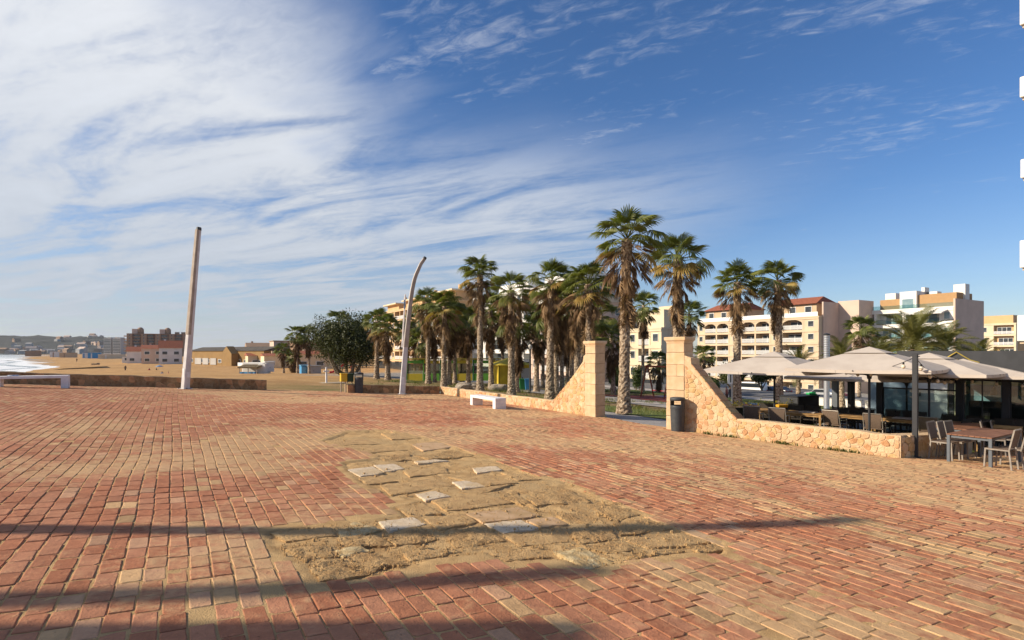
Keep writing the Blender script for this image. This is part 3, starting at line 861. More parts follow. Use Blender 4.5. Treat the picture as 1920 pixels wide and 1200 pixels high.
# ================================================================== STREET FURNITURE ON THE SQUARE
M_WHITE = pm('white_concrete', (0.80, 0.77, 0.76, 1), (0.70, 0.66, 0.65, 1), 3, 0.7, 0.15, 60, 0.006)
def bench(label, P, rz):
    r_ = thing('bench', label, 'bench', P, rz, 'white concrete benches on the square')
    part('seat', MB().box((0, 0, .41), (2.35, .52, .11)), M_WHITE, r_, bevel=.014, seg=2)
    for s in (-1, 1): part('leg', MB().box((s * 1.055, 0, .145), (.24, .515, .42)), M_WHITE, r_, bevel=.014, seg=2)
    return r_
pb_ = G(61, 726.0); bench('white bench with a folded newspaper on it before the beach wall', pb_, A2)
pb2 = G(914, 763); bench('white bench standing end-on before the wall under the palms', pb2, A1)
# newspaper on the left bench
mb = MB()
for i in range(3):
    mb.box((0.02 * i, 0.01 * i, .006 + .012 * i), (.34 - .03 * i, .26 - .02 * i, .010), rz=.15 * i)
npz = part('newspaper', mb, pm('newsprint', (0.72, 0.73, 0.75, 1), (0.16, 0.26, 0.48, 1), 9, 0.9), None)
npz.location = pb_ + Vector((math.cos(A2) * -.62, math.sin(A2) * -.62, .467)); npz.rotation_euler = (0, 0, A2 + .2)
tag(npz, 'folded white and blue newspaper lying on the left bench', 'newspaper')

M_POST = pm('lamp_paint', (0.66, 0.63, 0.62, 1), (0.54, 0.51, 0.50, 1), 2.5, 0.5, 0.05, 40)
M_POSTB = pm('lamp_brown', (0.40, 0.335, 0.275, 1), (0.32, 0.26, 0.21, 1), 3, 0.7, 0.3, 30)
M_DARK = pm('dark_metal', (0.035, 0.037, 0.040, 1), None, 8, 0.45, spec=0.5)
def lamp_post(label, P, path, bend, w0=.31, w1=.19, rz=0.0, inlay=True):
    """path: (height, offset) pairs; bends towards the unit vector bend"""
    r_ = thing('lamp_post', label, 'lamp post', P, 0, 'curved lamp posts on the square')
    B = Vector(bend).normalized(); S = Vector((-B.y, B.x, 0))
    n_ = 26; hs = [p[0] for p in path]; os_ = [p[1] for p in path]
    pts = []
    for i in range(n_ + 1):
        h = hs[-1] * i / n_
        # smooth the polyline
        o = sum(np.interp(h + d_, hs, os_) for d_ in (-.5, -.25, 0, .25, .5)) / 5 if 0 < i < n_ else np.interp(h, hs, os_)
        pts.append(B * float(o) + Vector((0, 0, h - (0.1 if i == 0 else 0))))
    def sweep(i0, i1, wb, ws, db=0.0, ds=0.0):
        vs_ = []; fs = []
        for j, i in enumerate(range(i0, i1 + 1)):
            f_ = i / n_; a = (wb[0] + (wb[1] - wb[0]) * f_) / 2; c_ = (ws[0] + (ws[1] - ws[0]) * f_) / 2
            tg = (pts[min(i + 1, n_)] - pts[max(i - 1, 0)]).normalized(); nb = S.cross(tg) * -1; 
            if nb.dot(B) < 0: nb = -nb
            q = pts[i] + nb * db + S * ds
            k_ = 0.3
            for x, y in ((-1, -1 + k_), (-1 + k_, -1), (1 - k_, -1), (1, -1 + k_), (1, 1 - k_), (1 - k_, 1), (-1 + k_, 1), (-1, 1 - k_)):
                vs_.append(q + nb * (a * x) + S * (c_ * y))
            if j:
                for k in range(8): fs.append(((j - 1) * 8 + k, (j - 1) * 8 + (k + 1) % 8, j * 8 + (k + 1) % 8, j * 8 + k))
        fs.append(tuple(range(7, -1, -1))); m_ = len(vs_) - 8; fs.append(tuple(m_ + k for k in range(8)))
        return MB().add(vs_, fs)
    part('post', sweep(0, n_, (w0, w1), (w0 * .95, w1 * .9)), M_POST, r_, smooth=False)
    if inlay: part('brown_lining', sweep(9, n_, (w0 * .99, w1 * .99), (w0 * .5, w1 * .6), db=w0 * .06, ds=0.0 - .085), M_POSTB, r_)  # brown strip along the upper length of one side
    tip = pts[-1]; tg = (pts[-1] - pts[-3]).normalized()
    part('lamp_head', MB().tube([tip - tg * .02, tip + tg * .10, tip + tg * .13], [w1 * .62, w1 * .58, w1 * .4], 10), M_DARK, r_)
    dr = part('access_door', MB().box((0, 0, .75), (w0 * 1.0, w0 * .5, .42), rz=math.atan2(B.y, B.x)).box((0, 0, .75), (w0 * .5, w0 * .985, .42), rz=math.atan2(B.y, B.x)), M_WHITE, r_); dr.location = B * float(np.interp(.75, hs, os_))
    for bxx in (-.19, .19):
        for byy in (-.19, .19): part('bolt', MB().tube([(bxx, byy, .0), (bxx, byy, .06)], .018, 6), M_DARK, r_)
    part('base_plate', MB().box((0, 0, .012), (.46, .46, .03), rz=math.atan2(B.y, B.x)), M_POST, r_, bevel=.006)
    return r_
lamp_post('straight leaning lamp post before the low beach wall', G(347, 729), [(0, 0), (3.3, .42), (5.8, .74), (7.4, .96)], (0.90, -0.42, 0))
lp2 = lamp_post('lamp post with hooked top standing left of the palm row', G(754, 739), [(0, 0), (3.0, .22), (5.1, .44), (6.3, .62), (6.95, .84), (7.55, 1.22)], (1, 0.15, 0), w0=.33, w1=.17)
part('side_mast', MB().tube([(.0, .05, 2.6), (.16, .1, 5.55)], [.05, .045], 8), M_POST, lp2)
part('pennant', MB().box((.12, .02, 5.0), (.03, .10, .5)), pm('faded_blue', (0.10, 0.22, 0.38, 1), None, 6, .8), lp2)
for tipx, lab in (((1585, 974), 'farther of the two lamp posts standing left outside the view'), ((1085, 1068), 'nearer of the two lamp posts standing left outside the view')):
    tp = G(*tipx)
    hz = 7.65; tan = math.tan(R(SUN_EL)); Sd = Vector((-sd.x, -sd.y, 0)).normalized()
    bend = Vector((.55, .85, 0)).normalized()
    Ls = 19.0
    base = flat(tp) - bend * 1.36
    for _ in range(20):                                # walk back along the sun's direction until the top lies in its ray
        P_ = base - Sd * Ls
        top_z = pl(P_.x, P_.y) + hz
        Ls = (top_z - tp.z) / tan
    P_ = base - Sd * Ls; P_.z = pl(P_.x, P_.y)
    lamp_post(lab, P_, [(0, 0), (3.0, .16), (5.1, .34), (6.4, .62), (7.0, .86), (7.65, 1.36)], bend, w0=.27, w1=.22)
# broad unseen mast added beyond the left edge to throw the wide near shadow
tp = flat(G(1230, 1203)); Ls = 16.0
P_ = tp - Sd * Ls; P_.z = pl(P_.x, P_.y)
r_ = thing('shadow_mast', 'unseen broad post added outside the left edge to cast the near shadow', 'mast', P_)
part('pole', MB().box((0, 0, 3.3), (.45, .62, 6.8)), M_POST, r_, bevel=.03)
part('foot', MB().box((0, 0, .1), (1.0, 1.0, .3)), M_WHITE, r_, bevel=.02)

M_BIN = pm('bin_plastic', (0.040, 0.044, 0.050, 1), (0.055, 0.058, 0.062, 1), 12, 0.55, 0.1, 60, spec=.4)
def litter_bin(label, P, rz, k=1.0):
    r_ = thing('litter_bin', label, 'litter bin', P, rz)
    body = [(.19, -.05), (.195, .02), (.20, .06), (.215, .40), (.225, .78), (.228, .815), (.218, .82), (.205, .80), (.19, .3), (.02, .28)]
    part('body', MB().lathe([(a * k, z * k) for a, z in body], 28), M_BIN, r_, smooth=True)
    for a0 in (0.0, math.pi):
        vs_ = []; fs = []; m_ = 10
        for i in range(m_ + 1):
            a = a0 - .5 + 1.0 * i / m_
            for rr_, z in ((.226, .80), (.226, .98), (.205, .98), (.205, .80)):
                vs_.append((rr_ * k * math.cos(a), rr_ * k * math.sin(a), z * k))
            if i:
                for j in range(4): fs.append(((i - 1) * 4 + j, (i - 1) * 4 + (j + 1) % 4, i * 4 + (j + 1) % 4, i * 4 + j))
        fs += [(0, 1, 2, 3), (m_ * 4 + 3, m_ * 4 + 2, m_ * 4 + 1, m_ * 4)]
        part('hood_support', MB().add(vs_, fs), M_BIN, r_)
    part('lid', MB().lathe([(.20 * k, .965 * k), (.232 * k, .965 * k), (.236 * k, 1.03 * k), (.225 * k, 1.06 * k), (.15 * k, 1.075 * k), (.03 * k, 1.08 * k)], 28), M_BIN, r_, smooth=True)
    part('rim_band', MB().lathe([(.222 * k, .70 * k), (.2285 * k, .705 * k), (.2295 * k, .735 * k), (.222 * k, .74 * k)], 28), M_DARK, r_)
    return r_
pbin = flat(P_GR) + RW_T * .62 + RW_N * .34; pbin.z = pl(pbin.x, pbin.y)
litter_bin('dark grey litter bin against the right gate pier', pbin, math.atan2(RW_N.y, RW_N.x) + math.pi / 2)
litter_bin('dark litter bin beside the yellow box at the short wall', G(673, 737), .4, 1.03)
M_YEL = pm('yellow_plastic', (0.62, 0.40, 0.03, 1), None, 5, .5); M_GRN = pm('dark_green_plastic', (0.045, 0.075, 0.03, 1), None, 5, .5)
for px_, mt_, lb in ((645.5, M_YEL, 'yellow recycling box on a thin post beside the dark bin'), (657.5, M_GRN, 'dark green recycling box between yellow box and bin')):
    P_ = G(px_, 736.2) + E1 * .15; P_.z = pl(P_.x, P_.y)
    r_ = thing('recycling_box', lb, 'recycling box', P_, A2, 'recycling boxes by the short wall')
    part('box', MB().box((0, 0, .78), (.34, .26, .40)), mt_, r_, bevel=.02)
    part('lid', MB().box((0, -.01, 1.0), (.37, .29, .05)), mt_, r_, bevel=.012)
    for s in (-1, 1): part('post', MB().box((s * .12, .05, .29), (.05, .05, .64)), M_POSTB, r_)
# beach foot shower on its slab
P_ = D(612, 45); P_.z = EYE - (718.5 - 660) / F * 45
r_ = thing('foot_shower', 'white beach shower post on a stone slab in the sand', 'shower', P_, A2)
part('column', MB().box((0, 0, .62), (.13, .13, 1.3)), M_WHITE, r_, bevel=.015)
part('arm', MB().box((.0, -.02, .95), (.44, .10, .10)), M_WHITE, r_, bevel=.01)
part('slab', MB().box((-.35, -.05, -.02), (3.3, 1.4, .14)), pm('shower_slab', (.50, .42, .31, 1), (.40, .31, .2, 1), 4, .9), r_, bevel=.02)

# weeds along the foot of the terrace wall
M_WEED = leafmat('weed_leaf', (0.05, 0.075, 0.012, 1), (0.10, 0.125, 0.03, 1))
for i, (f_, wd, lb) in enumerate(((.33, .45, 'small green weed at the wall foot nearest the gate pier'), (.58, .62, 'middle patch of weeds along the terrace wall foot'), (.80, .85, 'widest patch of weeds along the terrace wall foot'), (.24, .3, 'tiny weed by the litter bin shadow'))):
    mb = MB(); c_ = RW_P0 + RW_T * (RW_L * f_) + RW_N * .10
    for _ in range(int(130 * wd)):
        q = c_ + RW_T * rnd.gauss(0, wd * .35) + RW_N * abs(rnd.gauss(0, .07)); zq = pl(q.x, q.y)
        a = rnd.uniform(0, 6.28); ln = rnd.uniform(.05, .14); l_ = Vector((math.cos(a), math.sin(a), 0)); s_ = Vector((-l_.y, l_.x, 0)) * .008
        b0 = Vector((q.x, q.y, zq - .01)); b1 = b0 + Vector((0, 0, ln * .6)) + l_ * ln * .4; b2 = b0 + Vector((0, 0, ln * .7)) + l_ * ln
        mb.add([b0 - s_, b0 + s_, b1 + s_ * 1.3, b1 - s_ * 1.3, b2], [(0, 1, 2, 3), (3, 2, 4)])
    o = part('weeds', mb, M_WEED, None); tag(o, lb, 'weeds')

# ================================================================== PALMS, TREES
M_FAN = leafmat('fan_leaf', (0.055, 0.080, 0.012, 1), (0.175, 0.180, 0.036, 1), .5, .22, .8)
M_FANY = leafmat('fan_leaf_old', (0.22, 0.18, 0.035, 1), (0.33, 0.20, 0.05, 1), .6, .2, .8)
M_DEAD = leafmat('dead_fan', (0.17, 0.10, 0.048, 1), (0.33, 0.215, 0.115, 1), .85, .12, .9)
M_DEADD = leafmat('dead_fan_dark', (0.075, 0.042, 0.022, 1), (0.165, 0.10, 0.052, 1), .9, .08, .9)
M_STEM = pm('petiole', (0.24, 0.20, 0.07, 1), (0.17, 0.13, 0.05, 1), 5, .7)
mt = bpy.data.materials.new('palm_bark'); mt.use_nodes = True
g = NG(mt.node_tree); b = g.n['Principled BSDF']
co = g.new('ShaderNodeTexCoord').outputs['Object']
n1 = g.noise(co, 9, 5, .65); n2 = g.noise(co, 2.0, 4)
col = g.mix(g.ramp(n1, .38, .62), (0.13, 0.085, 0.055, 1), (0.50, 0.40, 0.29, 1))
col = g.mix(g.m('MULTIPLY', g.ramp(n2, .4, .7), .5), col, (0.24, 0.165, 0.105, 1))
g.put(b.inputs['Base Color'], col); b.inputs['Roughness'].default_value = .95; b.inputs['Specular IOR Level'].default_value = .1
g.put(b.inputs['Normal'], g.bump(n1, .9, .05))
M_BARK = mt

def fan_arrays(seed, lp, Rr, spread_, nseg, droop, pitch, narrow=1.0, torn=0.0):
    """fan frond: stem along +X, blade beyond it. returns verts, faces"""
    rr = random.Random(seed); v = []; f = []
    # stem (flat, slightly arched)
    m_ = 5
    for i in range(m_ + 1):
        t_ = i / m_; x = lp * t_; z = -0.10 * lp * t_ * t_; wv = .030 * (1 - .45 * t_)
        v += [(x, -wv, z), (x, wv, z), (x, 0, z - .025)]
    for i in range(m_):
        a = i * 3
        f += [(a, a + 3, a + 4, a + 1), (a + 1, a + 4, a + 5, a + 2), (a + 2, a + 5, a + 3, a)]
    ns = len(f)
    hub = Vector((lp, 0, -0.10 * lp)); cp, sp = math.cos(pitch), math.sin(pitch)
    def P(r, a, lift):
        x = r * math.cos(a); y = r * math.sin(a) * narrow; z = lift - droop * (r / Rr) ** 2.2 * Rr * (.75 + .5 * abs(math.sin(a)))
        return (hub.x + x * cp + z * sp, hub.y + y, hub.z - x * sp + z * cp)
    for i in range(nseg):
        if rr.random() < torn: continue
        a0 = -spread_ + 2 * spread_ * i / nseg; a1 = -spread_ + 2 * spread_ * (i + 1) / nseg; am = (a0 + a1) / 2; dw = (a1 - a0) / 2
        rl = Rr * (1.0 - .22 * (abs(am) / spread_) ** 2) * rr.uniform(.86, 1.06)
        o = len(v); rm = rl * .58; jx = rr.uniform(-.05, .05)
        v += [P(.02, am, 0), P(rm, a0 + dw * .08, 0), P(rm, am, .035), P(rm, a1 - dw * .08, 0),
              P(rl * .84, am + jx - dw * .42, -.01), P(rl * .84, am + jx + dw * .42, -.01),
              P(rl * 1.0, am + jx * 2, -.03 - rr.uniform(0, .10) * Rr)]
        f += [(o, o + 1, o + 2), (o, o + 2, o + 3), (o + 1, o + 4, o + 2), (o + 2, o + 4, o + 5), (o + 2, o + 5, o + 3), (o + 4, o + 6, o + 5)]
    return np.array(v), f
def arr_mesh(name, v, f):
    me = bpy.data.meshes.new(name); me.from_pydata([tuple(p) for p in v], [], f); me.update(); return me
FAN_G = [fan_arrays(200 + i, .80 + .12 * (i % 3), .82, 1.75, 22, .22 + .16 * (i % 3), .15 + .22 * (i % 3)) for i in range(5)]
FAN_D = [fan_arrays(300 + i, .80, .92, 1.15, 12, .10 + .06 * i, -.06 + .07 * i, narrow=.36 + .08 * (i % 2), torn=.2) for i in range(4)]
FAN_GM = [arr_mesh('frond', *a) for a in FAN_G]; FAN_DM = [arr_mesh('dead_frond', *a) for a in FAN_D]
for m_ in FAN_GM: m_.materials.append(M_FAN)
FAN_YM = [m_.copy() for m_ in FAN_GM[:2]]
for m_ in FAN_YM: m_.materials.clear(); m_.materials.append(M_FANY)
for i, m_ in enumerate(FAN_DM): m_.materials.append(M_DEAD if i % 2 else M_DEADD)

def frond_set(rr, skirt, ng):
    """list of (kind, variant, matrix) round the top of the trunk"""
    out = []
    for i in range(ng):
        t_ = (i + .5) / ng
        el = R(86 - 104 * t_ + rr.uniform(-12, 12)); az = i * 2.39996 + rr.uniform(-.3, .3)
        sc = rr.uniform(.88, 1.12) * (0.80 + .25 * min(1, t_ * 2))
        mtx = Matrix.Translation((0, 0, .12 - .35 * t_)) @ Matrix.Rotation(az, 4, 'Z') @ Matrix.Rotation(-el, 4, 'Y') @ Matrix.Rotation(rr.uniform(-.5, .5), 4, 'X') @ Matrix.Scale(sc, 4)
        out.append(('y' if (t_ > .80 and rr.random() < .55) else 'g', rr.randrange(5), mtx))
    nd = int(44 + 24 * skirt)
    for i in range(nd):
        t_ = (i + .5) / nd
        el = R(-14 - 68 * min(1, t_ * 2.0) + rr.uniform(-13, 10)); az = i * 2.39996 + rr.uniform(-.4, .4)
        mtx = Matrix.Translation((0, 0, -.15 - skirt * t_)) @ Matrix.Rotation(az, 4, 'Z') @ Matrix.Rotation(-el, 4, 'Y') @ Matrix.Rotation(rr.uniform(-.9, .9), 4, 'X') @ Matrix.Scale(rr.uniform(.75, 1.12), 4)
        out.append(('d', rr.randrange(4), mtx))
    return out
def join_set(name, fr, kinds):
    vs_, fs, o = [], [], 0
    for kd, k, mtx in fr:
        if kd not in kinds: continue
        v, f = (FAN_D[k] if kd == 'd' else FAN_G[k]); A = np.array(mtx)
        w_ = v @ A[:3, :3].T + A[:3, 3]
        vs_.append(w_); fs += [tuple(i + o for i in q) for q in f]; o += len(v)
    return arr_mesh(name, np.concatenate(vs_), fs)
TRUNKS = {}
def trunk_mesh(seed, H, r0, lean):
    """Washingtonia trunk: swollen foot, rough rings of old leaf bases"""
    rr = np.random.RandomState(seed); seg = 18; n_ = int(H / .085)
    hs = np.linspace(-.35, H, n_); an = np.linspace(0, 2 * np.pi, seg, endpoint=False)
    rad = r0 * (.72 + .42 * np.exp(-np.maximum(hs, 0) / .55) + .10 * np.exp(-((hs - H) / .9) ** 2) - .10 * hs / H)
    Hh, Aa = np.meshgrid(hs, an, indexing='ij')
    row = np.arange(n_)[:, None]
    scal = np.abs(np.sin(Aa * 4.5 + row * 1.05)) * .09 + rr.rand(n_, seg) * .13 + (row % 2) * .045
    RR = rad[:, None] * (.92 + scal)
    bx_ = lean[0] * (Hh / H) ** 1.6; by_ = lean[1] * (Hh / H) ** 1.6
    V = np.stack([RR * np.cos(Aa) + bx_, RR * np.sin(Aa) + by_, Hh + (rr.rand(n_, seg) - .5) * .03], -1).reshape(-1, 3)
    i = np.arange(n_ - 1)[:, None] * seg + np.arange(seg)[None, :]; i2 = np.arange(n_ - 1)[:, None] * seg + (np.arange(seg)[None, :] + 1) % seg
    q = np.stack([i, i2, i2 + seg, i + seg], -1).reshape(-1)
    me = mesh_np('trunk', V, q, np.full((n_ - 1) * seg, 4))
    me.polygons.foreach_set('use_smooth', [False] * len(me.polygons))
    return me
FAR_SETS = []
for k in range(4):
    fs_ = frond_set(random.Random(900 + k), 1.35 + .2 * k, 28)
    FAR_SETS.append((join_set('crown', fs_, 'gy'), join_set('dead_skirt', fs_, 'd')))
def fan_palm(label, px, Y, py_base, py_top, r0=.29, skirt=1.6, near=True, seed=0, lean=None, scale=1.0):
    P = D(px, Y); zt = EYE - (py_top - 660) / F * Y
    zb = EYE - (py_base - 660) / F * Y if py_base else P.z
    P.z = min(zb, float(land(P.x, P.y)) + .05) if py_base else P.z
    rr = random.Random(1000 + seed)
    lean = lean or (rr.uniform(-.18, .18), rr.uniform(-.18, .18))
    H = zt - P.z - 1.35 * scale
    root = thing('palm_tree', label, 'palm tree', P, 0, 'fan palms beside the square')
    link('trunk', trunk_mesh(seed, H, r0, lean), M_BARK, root)
    topm = Matrix.Translation((lean[0], lean[1], H))
    if near:
        for kd, k, mtx in frond_set(rr, skirt, rr.randrange(25, 33)):
            if kd == 'd': o = link('dead_frond', FAN_DM[k], None, root)
            else: o = link('frond', (FAN_YM[k % 2] if kd == 'y' else FAN_GM[k]), None, root)
            o.matrix_local = topm @ Matrix.Scale(scale, 4) @ mtx
    else:
        a, b_ = FAR_SETS[seed % 4]
        rot = Matrix.Rotation(seed * 1.7, 4, 'Z')
        o = link('crown', a, M_FAN, root); o.matrix_local = topm @ rot @ Matrix.Scale(scale, 4)
        o = link('dead_skirt', b_, M_DEADD, root); o.matrix_local = topm @ rot @ Matrix.Scale(scale, 4)
    return root
NEAR = [
 ('tallest palm with long brown skirt standing just behind the gate opening', 1170, 25.0, 775, 392, .31, 2.3),
 ('tall palm rising above the right gate pier', 1270, 29.0, 769, 437, .31, 2.2),
 ('left of the two palms behind the terrace wall and sign', 1382, 36.5, 756, 490, .31, 1.9),
 ('right of the two palms behind the terrace, above the first parasol', 1461, 37.5, 752, 486, .31, 2.2),
 ('palm with bare foot directly behind the right white bench wall, left of the yellow hut', 900, 40.5, 734, 479, .28, 2.0),
 ('palm standing in front of the yellow hut', 959, 37.5, 741, 508, .29, 2.2),
 ('stout palm just left of the sloping gate wall', 1031, 34.5, 748, 484, .31, 2.4),
 ('right of the paired palms rising behind the left gate ramp', 1104, 31.5, 756, 487, .28, 2.3),
 ('left of the paired palms rising behind the left gate ramp', 1083, 34.5, 750, 512, .28, 2.2),
 ('palm at the corner where the two low walls meet', 832, 43.5, 727, 541, .26, 2.2),
 ('slim palm left of the wall corner before the green fence', 803, 49.5, 720, 538, .26, 1.6),
 ('palm with dark trunk right of the round tree, nearest the curved lamp', 727, 54.0, 713, 587, .30, 2.0),
 ('palm touching the right edge of the round dark tree', 706, 57.0, 711, 577, .30, 1.9),
]
for i, (lb, px_, Y_, b0, t0, r0_, sk) in enumerate(NEAR):
    fan_palm(lb, px_, Y_, b0, t0, r0_, sk, True, i + 1)
FARP = [
 ('dark slim palm between the green kiosk and the wall corner palm', 853, 56, 719, 566, .24), ('palm behind the left end of the yellow hut', 878, 54, 721, 572, .24),
 ('palm in shade left of the yellow hut door', 921, 47, 727, 545, .26), ('palm half hidden behind the one before the yellow hut', 968, 43, 736, 560, .26),
 ('short palm between the yellow hut and the stout palm', 1006, 47, 735, 585, .26), ('palm hidden behind the stout palm near the gate wall', 1042, 40, 744, 530, .26),
 ('thin palm in front of the dark shopfronts', 1064, 58, 727, 590, .22), ('small palm far back left of the curved lamp', 764, 66, 709, 600, .22),
 ('small palm far back right of the curved lamp', 778, 66, 711, 585, .22), ('palm in the back row above the green kiosk', 866, 62, 716, 585, .22),
 ('leaning palm in the back row behind the wall corner', 815, 58, 719, 575, .22), ('palm deep in the grove above the yellow hut roof', 943, 60, 722, 560, .22),
 ('palm deep in the grove above the shopfront awning', 1018, 60, 727, 540, .22), ('palm in the back row seen right of the tallest palm', 1205, 60, 740, 545, .22),
 ('palm in the back row right of the gate pier palm', 1296, 58, 742, 560, .22), ('palm with crown just behind the left gate pier', 1130, 55, 735, 560, .22),
 ('palm seen between the paired palms and the tallest palm', 1150, 48, 742, 600, .22), ('low palm behind the slim palm at the green fence', 790, 62, 713, 610, .22),
 ('single small palm farthest left on the beach', 532, 103, 701, 641, .22), ('tall beach palm left of the blue hut', 558, 98, 702, 609, .24),
 ('tall beach palm in front of the blue hut', 580, 98, 702, 608, .22), ('left of two short beach palms beside the tall pair', 548, 108, 700, 657, .20),
 ('right of two short beach palms beside the tall pair', 553, 106, 700, 655, .20), ('palm crown rising above the round dark tree', 636, 82, 705, 580, .26),
 ('small palm crown right of the round tree top', 674, 84, 706, 600, .22), ('palm before the pale flats at the far right', 1611, 62, 745, 590, .22),
 ('palm in the dark row between the wall corner and the hut', 842, 50, 722, 560, .25),
 ('palm in the dark row right of the stout palm', 1054, 52, 735, 560, .24), ('palm in the dark row left of the paired palms', 1072, 46, 740, 548, .25), ('palm far back just left of the gate ramp', 1092, 62, 732, 575, .24),
 ('short palm seen behind the playground swing', 1236, 62, 742, 656, .24), ('short bushy palm right of the right gate pier', 1322, 66, 735, 645, .24),
]
for i, (lb, px_, Y_, b0, t0, r0_) in enumerate(FARP):
    fan_palm(lb, px_, Y_, b0, t0, r0_, 1.2, False, 40 + i, scale=(1.15 if Y_ < 80 else 1.35) if 'small' not in lb and 'short' not in lb else 1.0)

# date palms with feathered fronds
M_DATE = leafmat('date_leaf', (0.085, 0.095, 0.022, 1), (0.175, 0.155, 0.045, 1), .5, .2, .8)
def feather(seed, L, arch):
    rr = random.Random(seed); v = []; f = []; n_ = 26; pts = []
    for i in range(n_ + 1):
        t_ = i / n_; pts.append(Vector((L * (t_ - .16 * arch * t_ ** 3), 0, L * (.30 * t_ - .62 * arch * t_ ** 2.4))))
    for i, p in enumerate(pts):
        w_ = .022 * (1 - .85 * i / n_); v += [(p.x, -w_, p.z), (p.x, w_, p.z), (p.x, 0, p.z - w_)]
    for i in range(n_):
        a = i * 3; f += [(a, a + 3, a + 4, a + 1), (a + 1, a + 4, a + 5, a + 2), (a + 2, a + 5, a + 3, a)]
    for i in range(4, n_ + 1):
        for sub in (0, .5):
            for s in (-1, 1):
                t_ = min(1, (i + sub) / n_); p = pts[i].lerp(pts[min(i + 1, n_)], sub); tg = (pts[min(i + 1, n_)] - pts[i - 1]).normalized()
                ll = L * .20 * (math.sin(math.pi * (t_ * .86 + .10)) ** .6) * rr.uniform(.85, 1.1)
                d_ = (tg * .62 + Vector((0, s * .75, rr.uniform(.05, .35)))).normalized()
                q = p + d_ * ll + Vector((0, 0, -.16 * ll)); m_ = p + d_ * ll * .5; wv = tg * .016
                o = len(v); v += [tuple(p - wv), tuple(p + wv), tuple(m_ + wv * 1.2), tuple(m_ - wv * 1.2), tuple(q)]
                f += [(o, o + 1, o + 2, o + 3), (o + 3, o + 2, o + 4)]
    return arr_mesh('frond', v, f)
DATE = [feather(400 + i, 2.6, .55 + .2 * i) for i in range(4)]
for m_ in DATE: m_.materials.append(M_DATE)
def date_palm(label, px, Y, py_c, seed, size=1.0, n_=34):
    """py_c: row of the crown's heart"""
    P = D(px, Y); zc0 = EYE - (py_c - 660) / F * Y; H = zc0 - P.z
    rr = random.Random(seed); root = thing('palm_tree', label, 'palm tree', P, 0, 'date palms behind the terrace')
    link('trunk', trunk_mesh(seed, H, .27 * size, (0, 0)), M_BARK, root)
    for i in range(n_):
        t_ = (i + .5) / n_
        el = R(86 - 92 * t_ + rr.uniform(-8, 8)); az = i * 2.39996 + rr.uniform(-.25, .25)
        o = link('frond', DATE[min(3, int(t_ * 3 + rr.random()))], None, root)
        o.matrix_local = Matrix.Translation((0, 0, H)) @ Matrix.Rotation(az, 4, 'Z') @ Matrix.Rotation(-el + .25, 4, 'Y') @ Matrix.Rotation(rr.uniform(-.4, .4), 4, 'X') @ Matrix.Scale(size * rr.uniform(.85, 1.1), 4)
date_palm('large date palm with wide arching fronds above the middle parasol', 1712, 34, 655, 71, 1.12, 44)
date_palm('low date palm above the right edge of the first parasol', 1497, 46, 690, 72, .85)
date_palm('date palm right of the silver flue pipe', 1578, 44, 682, 73, .95)
date_palm('date palm half behind the large one, on its left', 1652, 50, 672, 74, 1.0)
date_palm('dense green date palm right of the large one', 1772, 46, 655, 75, 1.05, 46)
date_palm('small date palm far right over the dark pavilion roof', 1838, 52, 672, 76, .9)

# broad-leaved trees and bushes
M_FIC = leafmat('ficus_leaf', (0.014, 0.021, 0.004, 1), (0.085, 0.095, 0.018, 1), .6, .12, .5)
M_BUSH = leafmat('bush_leaf', (0.028, 0.050, 0.012, 1), (0.075, 0.105, 0.025, 1), .5, .15, .5)
M_WOOD = pm('grey_bark', (0.13, 0.095, 0.065, 1), (0.21, 0.16, 0.11, 1), 6, .95, .8, 20, .03)
def foliage(lobes, n_, leaf, seed):
    """leaf-sized faces spread through uneven lobes (x,y,z,rx,ry,rz)"""
    rr = np.random.RandomState(seed); wts = np.array([l[3] * l[4] * l[5] for l in lobes]) ** .67; wts /= wts.sum()
    which = rr.choice(len(lobes), n_, p=wts); Lb = np.array(lobes)[which]
    d = rr.normal(size=(n_, 3)); d /= np.linalg.norm(d, axis=1)[:, None]
    rad = 1 - .55 * rr.rand(n_) ** 1.7
    clump = .62 + .62 * vnoise(d[:, 0] * 3.2 + which * 7.1 + 20, d[:, 1] * 3.2 + d[:, 2] * 2.3 + 20, seed)
    c = Lb[:, :3] + d * Lb[:, 3:] * (rad * clump)[:, None]
    nrm = d + rr.normal(size=(n_, 3)) * .75; nrm /= np.linalg.norm(nrm, axis=1)[:, None]
    u_ = np.cross(nrm, rr.normal(size=(n_, 3))); u_ /= np.linalg.norm(u_, axis=1)[:, None]; v_ = np.cross(nrm, u_)
    s_ = leaf * (.6 + .8 * rr.rand(n_))[:, None]
    V = np.stack([c - u_ * s_, c - v_ * s_ * .42, c + u_ * s_, c + v_ * s_ * .42], 1).reshape(-1, 3)
    return mesh_np('crown', V, np.arange(4 * n_), np.full(n_, 4))
